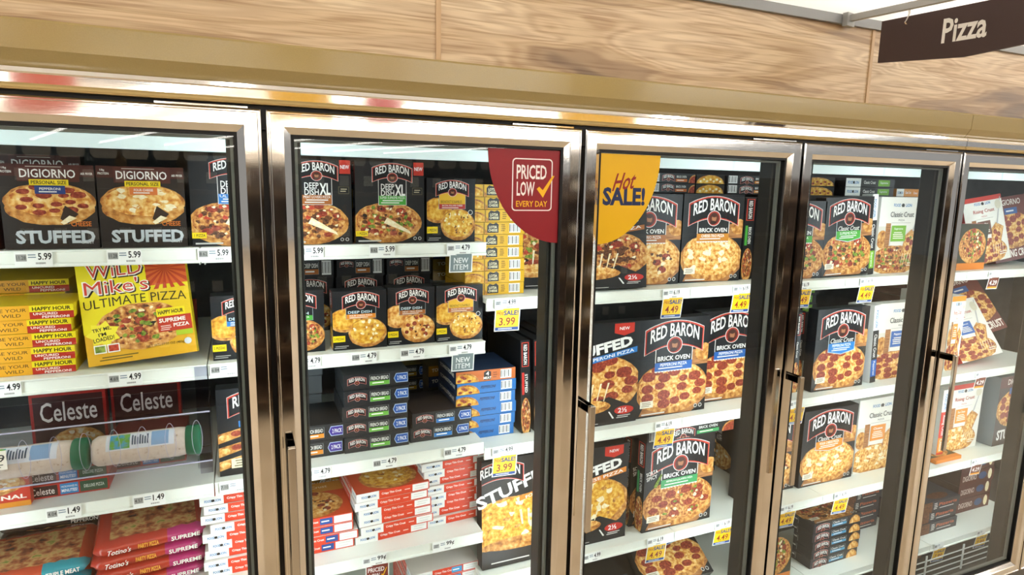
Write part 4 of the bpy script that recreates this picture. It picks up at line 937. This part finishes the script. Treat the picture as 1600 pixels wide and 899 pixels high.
for i in range(3):
    bag(.03+.004*i, D_+.002+i*.042, .27, .24, .036, '#43302a', '#2b2422', 'PEPPERONI', 'dark wrapped pepperoni pizza in the rear pile, %s' % ORD[3][2-i], y=.63, brand=None)
    bag(.32+.004*i, D_+.002+i*.055, .27, .24, .045, '#5a2a22', '#4c241e', 'SUPREME', 'dull red wrapped pizza in the rear pile, %s' % ORD[3][2-i], y=.63, brand=None)
# ---- bay 1, fourth shelf: thin crust boxes
WH = '#efefec'
stack(9, 'thin red and white pizza box at the post', .590, D_, .232, .0255, .345, .23, (fl_thin_spine, None, .26), (fl_thin_top, 'sup'), body='#e8e4df', group='thin boxes at the post', seed=12, jit=.014)
stack(4, 'thin red and white pizza box with blue flavour mark', .765, D_, .232, .0275, .36, .23, (fl_thin_spine, '#24509a', .26), (fl_thin_top, 'mtr'), (fl_thin_side,), body='#e6ddd8', group='thin boxes with blue mark', seed=13, jit=.010)
stack(6, 'thin red and white pizza box under yellow cheese picture', 1.004, D_, .232, .0268, .36, .23, (fl_thin_spine, None, .30), (fl_thin_top, 'yel'), (fl_thin_side,), body='#e6ddd8', group='thin boxes in the middle', seed=14, jit=.010, rz=3)
stack(8, 'thin red and white pizza box of the tallest pile', 1.212, D_, .232, .0262, .385, .23, (fl_thin_spine, None, .30), (fl_thin_top, 'sup'), (fl_thin_side,), body='#e6ddd8', group='thin boxes in the tallest pile', seed=15, jit=.012, rz=3)
for x, l in ((.70, 'behind the blue marked pile'), (.905, 'behind the middle pile'), (1.175, 'behind the tallest pile')):
    carton('upright golden thin crust box ' + l, x, D_, .255, .16, .62, .03, (fl_thin_front,), body='#c08420', group='upright golden thin crust boxes')
# fifth shelf of bay 1
stack(6, 'thin red and white pizza box with sky blue mark on lowest shelf', 1.165, E_, .232, .0275, .37, .23, (fl_thin_spine, '#3f9ad0', .30), None, (fl_thin_side,), body='#e6ddd8', group='thin boxes on the lowest shelf', seed=16, jit=.008)
# ---- bay 2 seen in the second door
stack(9, 'flat mustard yellow cheese pizza box', 1.340, P_, .200, .037, .36, .2, (tomb_spine, 'lotsa'), None, None, body='#b98d1c', group='mustard yellow cheese boxes', seed=20, jit=.004)
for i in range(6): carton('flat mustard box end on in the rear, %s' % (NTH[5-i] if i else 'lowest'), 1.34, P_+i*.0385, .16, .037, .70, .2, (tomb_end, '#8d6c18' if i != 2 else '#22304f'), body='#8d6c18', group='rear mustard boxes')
carton('dark stuffed pizza box leaning beside the mustard stack', 1.548, P_, .30, .30, .43, .05, (stuffed_big, 'SUPREME PIZZA', '#c65a2a', 'sup', 'STUFFED'), lean=4)
fr = [(tomb_spine, 'pep')]*5 + [(tomb_spine, 'meat')]
stack(6, 'flat blue edged pepperoni pizza box', 1.325, Q_, .205, .0375, .38, .2, None, None, (tomb_end, '#22304f'), body='#2c3c58', group='blue edged pepperoni boxes', seed=21, jit=.005, fronts=fr)
for i in range(4):
    carton('upright dark pizza box edge on beside blue stack, %s in line' % WHERE[i], 1.550+i*.048, Q_, .034, .32, .37, .30, (rb_vspine, 'STUFFED', '#c8322a', 'meat'), body='#1d1d1f', lean=0, ry=-2, group='upright boxes edge on by the blue stack')
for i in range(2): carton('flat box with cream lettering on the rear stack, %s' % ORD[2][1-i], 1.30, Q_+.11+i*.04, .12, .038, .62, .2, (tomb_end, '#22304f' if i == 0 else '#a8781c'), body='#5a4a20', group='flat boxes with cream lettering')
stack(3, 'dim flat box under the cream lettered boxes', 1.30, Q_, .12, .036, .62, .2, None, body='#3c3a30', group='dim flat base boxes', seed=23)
for i in range(3): carton('small brown upright box dim at the rear, %s in line' % WHERE[i], 1.46+i*.075, Q_, .07, .30, .86, .1, (pz_spine, 'pep'), body='#4a3226', group='small brown rear boxes')
carton('large dark stuffed four cheese box leaning behind the thin boxes', 1.402, R_, .30, .375, .335, .05, (stuffed_bay2,), body='#2f2c2a', lean=3)
# ---- bay 2/3, third door, top shelf
carton('dark stuffed pizza box with red oval mark under the yellow sticker', 1.690, P_, .30, .285, .325, .05, (stuffed_big, 'MEAT PIZZA', '#a8642e', 'meat', 'STUFFED'), lean=5)
carton('black brick oven box with brown meat trio band', 1.890, P_, .280, .322, .385, .05, (rb_big, 'BRICK OVEN', 'MEAT-TRIO PIZZA', '#a8642e', 'mtr'))
carton('black brick oven box with orange cheese trio band', 2.180, P_, .280, .325, .39, .05, (rb_big, 'BRICK OVEN', 'CHEESE-TRIO PIZZA', '#c9832e', 'chz'))
for i in range(3): carton('upright black brick oven box edge on, green mark, %s in line' % WHERE[i], 2.478+i*.058, P_, .05, .315, .40, .28, (rb_vspine, 'BRICK OVEN', '#4aa23c', 'meat'), group='edge on brick oven boxes top shelf')
for j, (x, w_, fr_, l) in enumerate(((2.075, .20, (rb_flatspine, '#c9692e', 'pep'), 'with pepperoni end'), (2.285, .135, (pz_spine, 'chz'), 'showing a cheese edge'), (2.43, .24, (rb_flatspine, '#e08a2a', 'chz'), 'with barcode end'))):
    for i in range(2): carton('flat brick oven box %s lying above the upright boxes, %s' % (l, ORD[2][1-i]), x, P_+.327+i*.036, w_, .034, .455 if j != 1 else .46, .28, fr_, body='#2a2b2d', group='flat boxes lying above brick oven row')
for i, x in enumerate((1.9, 2.19)): carton('black brick oven box in the rear row supporting the flat boxes, %s along' % WHERE[i], x, P_, .28, .325, .47, .22, (rb_big, 'BRICK OVEN', 'CHEESE-TRIO PIZZA', '#c9832e', 'chz'), group='rear row brick oven boxes')
# second shelf
carton('dark stuffed crust box with blue pepperoni band', 1.672, Q_, .31, .365, .335, .05, (stuffed_big, 'PEPPERONI PIZZA', '#2f79c4', 'pep', 'STUFFED'))
carton('black brick oven pepperoni box with blue band, nearer of two', 1.985, Q_, .312, .362, .345, .05, (rb_big, 'BRICK OVEN', 'PEPPERONI PIZZA', '#2a62b0', 'pep'))
carton('black brick oven pepperoni box with blue band, farther of two', 2.302, Q_, .312, .362, .40, .05, (rb_big, 'BRICK OVEN', 'PEPPERONI PIZZA', '#2a62b0', 'pep'))
# third shelf
carton('dark stuffed crust box with orange cheese band', 1.668, R_, .30, .365, .345, .05, (stuffed_big, 'CHEESE PIZZA', '#d98532', 'yel', 'STUFFED'))
carton('black brick oven box with green jalapeno band, sorta spicy', 2.035, R_, .318, .355, .335, .05, (rb_big, 'BRICK OVEN', 'PEPPERONI & JALAPEÑO PIZZA', '#3f9a5c', 'jal', False, 'sorta'), left=(rb_vspine, 'BRICK OVEN', '#3f9a5c', 'jal'))
carton('black brick oven jalapeno box right behind the sorta spicy box', 2.015, R_, .318, .355, .392, .05, (rb_big, 'BRICK OVEN', 'PEPPERONI & JALAPEÑO PIZZA', '#3f9a5c', 'jal', False, 'sorta'), left=(rb_vspine, 'BRICK OVEN', '#3f9a5c', 'jal'))
carton('flat brick oven box lying on top of the jalapeno boxes', 2.030, R_+.357, .40, .045, .325, .30, (rb_flatspine, '#3f9a5c', 'pep'), (fl_thin_top, 'pep'), body='#2a2523')
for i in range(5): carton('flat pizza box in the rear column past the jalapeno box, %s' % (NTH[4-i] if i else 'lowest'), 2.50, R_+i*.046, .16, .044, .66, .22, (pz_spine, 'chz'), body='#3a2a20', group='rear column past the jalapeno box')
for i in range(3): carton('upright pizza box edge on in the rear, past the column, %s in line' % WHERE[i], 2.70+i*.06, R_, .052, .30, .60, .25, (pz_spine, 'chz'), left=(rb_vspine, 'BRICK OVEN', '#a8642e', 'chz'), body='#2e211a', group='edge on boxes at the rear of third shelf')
# fourth shelf
carton('black classic crust box with blue band lying tilted on the lowest shelf', 2.10, S_+.10, .32, .33, .36, .045, (rb_big, 'Classic Crust', 'PEPPERONI PIZZA', '#2a4fa8', 'pep', True), lean=58)
stack(2, 'flat black box under the tilted classic crust box', 2.10, S_, .32, .047, .40, .28, (rb_hspine, 'Classic Crust', '#2a4fa8', 'pizza'), body='#262728', group='flat boxes under the tilted box', seed=51)
carton('black classic crust box standing behind the tilted box', 2.12, S_, .32, .33, .78, .05, (rb_big, 'Classic Crust', 'PEPPERONI PIZZA', '#2a4fa8', 'pep', True))
stack(5, 'flat black pizza box on the lowest shelf under the stuffed cheese box', 1.70, S_, .30, .045, .36, .28, (rb_hspine, 'Classic Crust', '#2a4fa8', 'pizza'), body='#262728', group='flat black boxes on lowest brick oven shelf', seed=31)
# ---- bay 3/4, fourth door
carton('black brick oven box with green band cut by the door frame', 2.560, P_, .280, .305, .345, .05, (rb_big, 'BRICK OVEN', 'SUPREME PIZZA', '#4aa23c', 'sup'))
carton('black classic crust supreme box with green band', 2.843, P_, .272, .318, .345, .05, (rb_big, 'Classic Crust', 'SUPREME PIZZA', '#4aa23c', 'sup', True), ry=-2)
carton('white and black classic crust box edge on beside the supreme box', 3.128, P_, .034, .335, .358, .05, (fl_spine, 'Classic Crust', 'Supreme', '#7ab52c', '#1d1e20'), body='#e8e6e0', ry=-3)
carton('white classic crust box with green supreme square', 3.182, P_, .275, .325, .37, .05, (fl_classic, 'Supreme', '#7ab52c', 'sup'), body='#e8e6e0')
for i in range(2):
    carton('flat brick oven box with pepperoni edge above the classic row, %s' % ORD[2][1-i], 2.80, P_+.327+i*.038, .20, .036, .455, .28, (pz_spine, 'pep'), body='#2a2b2d', group='flat pepperoni edge boxes')
    carton('flat white ended classic crust box above the supreme boxes, %s' % ORD[2][1-i], 3.06, P_+.327+i*.038, .30, .036, .45, .28, (fl_flat_spine, 'Supreme', '#7ab52c', '#2a2b2d'), body='#2a2b2d', group='flat white ended boxes')
carton('flat orange ended classic crust box at the dark post', 3.38, P_+.327, .16, .034, .45, .28, (fl_flat_spine, 'Cheese', '#e08a2a', '#d98a2a'), body='#d98a2a')
for i, x in enumerate((2.80, 3.12)): carton('classic crust box in the rear row under the flat boxes, %s along' % WHERE[i], x, P_, .30, .325, .455, .25, None, body='#2a2b2d', group='rear row classic crust boxes')
for i in range(2): carton('upright black classic crust box edge on by the handle, %s in line' % WHERE[i], 2.765+i*.042, Q_, .036, .335, .37+.02*i, .26, (rb_vspine, 'Classic Crust', '#2a62b0', 'pep'), group='edge on classic crust boxes', ry=-2)
carton('black classic crust pepperoni box with blue band', 2.850, Q_, .302, .348, .345, .05, (rb_big, 'Classic Crust', 'PEPPERONI PIZZA', '#2a7cc4', 'pep', True))
for i in range(2): carton('white topped black classic crust box edge on, %s of two' % ('nearer' if i else 'farther'), 3.162+i*.044, Q_, .036, .345, .395-.045*i, .05, (fl_spine, 'Classic Crust', 'Pepperoni', '#2a62b0', '#1d1e20'), body='#e2e0da', ry=-3, group='white topped edge on boxes')
carton('white classic crust box with blue pepperoni square', 3.252, Q_, .30, .345, .37, .05, (fl_classic, 'Pepperoni', '#2a62b0', 'pep'), body='#e8e6e0')
stack(3, 'flat white ended box in the dim rear of second shelf', 3.02, Q_+.24, .26, .045, .72, .25, (fl_flat_spine, 'Supreme', '#7ab52c', '#2a2b2d'), body='#c8c6c0', group='dim flat white ended boxes', seed=33)
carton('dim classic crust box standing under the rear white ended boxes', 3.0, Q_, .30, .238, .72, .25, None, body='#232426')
carton('black classic crust box at the door edge, meat pizza picture', 2.55, R_, .315, .345, .40, .05, (rb_big, 'Classic Crust', 'SUPREME PIZZA', '#a8642e', 'mtr', True))
carton('black classic crust four cheese box with orange band', 2.878, R_, .325, .345, .385, .05, (rb_big, 'Classic Crust', 'FOUR CHEESE PIZZA', '#e08a2a', 'chz', True))
carton('white classic crust box with orange cheese square', 3.225, R_, .30, .350, .395, .05, (fl_classic, 'Cheese', '#e8902a', 'chz'), body='#e8e6e0')
carton('black classic crust box standing dim at the rear of the lowest shelf', 3.06, S_, .30, .33, .66, .05, (rb_big, 'Classic Crust', '', '#4a9ac4', 'meat', True))
stack(5, 'flat black classic crust box with light blue band', 2.985, S_, .30, .042, .37, .27, (rb_hspine, 'Classic Crust', '#4a9ac4', 'pizza'), (rb_classic_top, '', '#4a9ac4', 'meat'), (rb_hspine, 'Classic Crust', '#2b2d30', 'none'), body='#2a2b2d', group='flat classic crust boxes with light blue band', seed=34, jit=.004)
stack(4, 'flat slate box with orange script lettering', 3.36, S_, .26, .052, .52, .26, (dark_spine, 'Pizzeria', '#d0663a'), body='#2b2f38', group='flat slate boxes', seed=35)
carton('supreme pizza box at the door edge of the lowest classic shelf', 2.66, S_, .19, .235, .36, .04, (pz_front,) if False else (veg_top,), body='#2c2a20')
# ---- bay 4/5, fifth door
carton('rising crust box with brown meat band at the door edge', 3.68, P_, .21, .21, .345, .04, (veg_top,), body='#b9402c')
carton('white and red rising crust box leaning, brown flavour square', 3.85, P_, .29, .315, .37, .045, (fl_classic, 'Three Meat', '#6e4230', 'pep', 'Rising Crust', '#b8342a', '#c8352a'), body='#c8352a', lean=12, ry=-7)
carton('maroon rising crust box leaning behind the white one', 4.12, P_, .30, .32, .42, .045, (dg_rising,), body='#6b2a22', lean=10, ry=-6)
carton('white rising crust box edge on behind the far door handle', 3.72, Q_, .10, .355, .36, .25, (fl_classic, 'Cheese', '#e8902a', 'pep', 'Rising Crust', '#b8342a', '#e8902a'), body='#e8e6e0')
carton('rising crust pepperoni box lying tilted with red side', 3.86, Q_, .31, .30, .36, .045, (fl_classic, 'Pepperoni', '#2a62b0', 'pep', 'Rising Crust', '#b8342a', None), body='#c8352a', lean=32, ry=-5)
carton('maroon rising crust box lying tilted over the pepperoni box', 4.05, Q_+.06, .36, .33, .48, .045, (dg_rising,), body='#6b2a22', lean=35, ry=-8)
stack(3, 'flat maroon pizza box at the rear of second shelf', 3.98, Q_+.23, .27, .042, .76, .2, (dg_spine,), body='#54211d', group='flat maroon rear boxes', seed=41)
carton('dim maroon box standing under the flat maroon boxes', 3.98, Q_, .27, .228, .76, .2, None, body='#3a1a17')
carton('red and white rising crust box edge on behind the handle', 3.765, R_, .05, .345, .37, .26, (fl_spine, 'Rising Crust', 'Cheese', '#e8902a', '#c8352a'), body='#e2e0da')
carton('white rising crust box with orange four cheese square', 3.845, R_, .28, .345, .40, .05, (fl_classic, 'Four Cheese', '#e8902a', 'chz', 'Rising Crust', '#b8342a', '#c8352a'), body='#e8e6e0')
carton('grey sided stuffed crust box with pepperoni picture at the far post', 4.19, R_, .24, .365, .36, .12, (dg_stuffed,), body='#7d8488')
carton('small flat box with vegetable pizza picture before the rising crust box', 3.70, R_, .19, .018, .325, .18, None, (veg_top,), body='#d97f2a', lean=0)
stack(3, 'flat slate box with orange mark on lowest far shelf', 3.70, S_+.0, .30, .055, .37, .26, (dark_spine, 'Pizzeria', '#d0663a'), (dark_top, ''), body='#2b3240', group='flat slate boxes on far shelf', seed=42)
stack(4, 'flat dark maroon box in the rear of lowest far shelf', 4.12, S_, .28, .075, .44, .28, (dg_spine,), (dark_top, 'DETROIT'), body='#33211f', group='flat dark maroon boxes', seed=43)
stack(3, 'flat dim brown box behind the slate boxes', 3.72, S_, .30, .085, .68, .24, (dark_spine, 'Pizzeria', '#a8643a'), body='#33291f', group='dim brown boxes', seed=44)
for i in range(2): carton('slate box on the freezer floor behind the wire rack, %s' % ORD[2][1-i], 3.72, .0125+i*.053, .40, .05, .42, .26, (dark_spine, 'Pizzeria', '#d0663a'), body='#2b2f38', group='slate boxes behind the wire rack')
# wire rack in front of the lowest far shelf
wr = tag(empty('wire_rack', (3.55, .285, .0)), 'white wire rack front below the lowest far shelf', 'rack')
WR = P('#d9dedc', .35)
# (the rack hangs from the shelf rail)
for k in range(4): box('rack_wire', 0, 1.05, 0, .004, .022+k*.030, .026+k*.030, WR, wr)
for x in (.10, .38, .66, .94): box('rack_post', x, x+.010, -.004, .0, .0125, .145, WR, wr)

# ================================================================== OPPOSITE SIDE OF THE AISLE (mirrored in steel and glass)
gd = tag(empty('wine_gondola', (0, -3.6, 0)), 'dark shelving with bottles across the aisle', 'shelving')
box('gondola_back', -3.5, 7.5, -.5, -.46, .0, 2.0, P('#3a2c22', .6), gd)
for k in range(5): box('gondola_shelf', -3.5, 7.5, -.46, .0, .15+k*.40, .18+k*.40, P('#5a4634', .5), gd)
for x in (-3.5, -1.3, .9, 3.1, 5.3, 7.46): box('gondola_upright', x, x+.04, -.46, .0, 0, 2.0, P('#4a3828', .5), gd)
BOT = {}
def bottle(x, y, z, col, lab):
    if col not in BOT:
        prof = [(0, 0), (0, .036), (.004, .038), (.19, .038), (.215, .030), (.235, .016), (.30, .0145), (.30, 0)]; n = 12
        v = [(r*math.cos(k*6.2832/n), r*math.sin(k*6.2832/n), zz) for zz, r in prof for k in range(n)]
        f = [(i*n+k, i*n+(k+1) % n, (i+1)*n+(k+1) % n, (i+1)*n+k) for i in range(len(prof)-1) for k in range(n)]
        me = bpy.data.meshes.new('bottle'); me.from_pydata(v, [], f); me.materials.append(P(col, .12)); BOT[col] = me
        v = [(.0386*math.cos(a), .0386*math.sin(a), zz) for zz in (.05, .13) for a in [math.radians(20+140*k/10) for k in range(11)]]
        l = bpy.data.meshes.new('bottle_label'); l.from_pydata(v, [], [(k, k+1, 12+k, 11+k) for k in range(10)]); l.materials.append(P('#e9e4d8')); BOT[col+'l'] = l
    o = bpy.data.objects.new('wine_bottle', BOT[col]); COL.objects.link(o); o.location = (x, y, z); tag(o, lab, 'bottle', 'bottles across the aisle')
    l = bpy.data.objects.new('bottle_label', BOT[col+'l']); COL.objects.link(l); l.parent = o
rnd = random.Random(8)
for k in range(1, 5):
    for i in [q for q in range(26) if q not in (8, 19, 20)]: bottle(-.6+i*.19, -3.68, .1808+k*.40, rnd.choice(['#1c2a18', '#2b1414', '#1a1a18', '#7a5a20']), 'bottle with pale label on the shelves across the aisle')
def hang_sign(x, y, z, w, h, col, label):
    e = tag(empty('hanging_sign', (x, y, z)), label, 'sign'); box('sign_board', -w/2, w/2, -.01, .01, 0, h, P(col, .4), e)
    for s in (-.4, .4): box('sign_wire', w*s-.003, w*s+.003, -.003, .003, h, 4.3-z, P('#9a9a98'), e)
hang_sign(1.2, -3.9, 2.32, .50, .34, '#e8b21a', 'yellow sale board hanging across the aisle, nearer')
hang_sign(3.9, -3.9, 2.35, .9, .34, '#e8b21a', 'wide yellow board hanging across the aisle, farther')
hang_sign(2.0, -4.6, 2.40, .36, .34, '#b8302a', 'red board hanging across the aisle')
hang_sign(-.6, -4.4, 2.32, .45, .5, '#c8604a', 'salmon red board hanging across the aisle')
hang_sign(-.1, -5.2, 2.7, .8, .25, '#2a4a78', 'dark blue board hanging across the aisle')
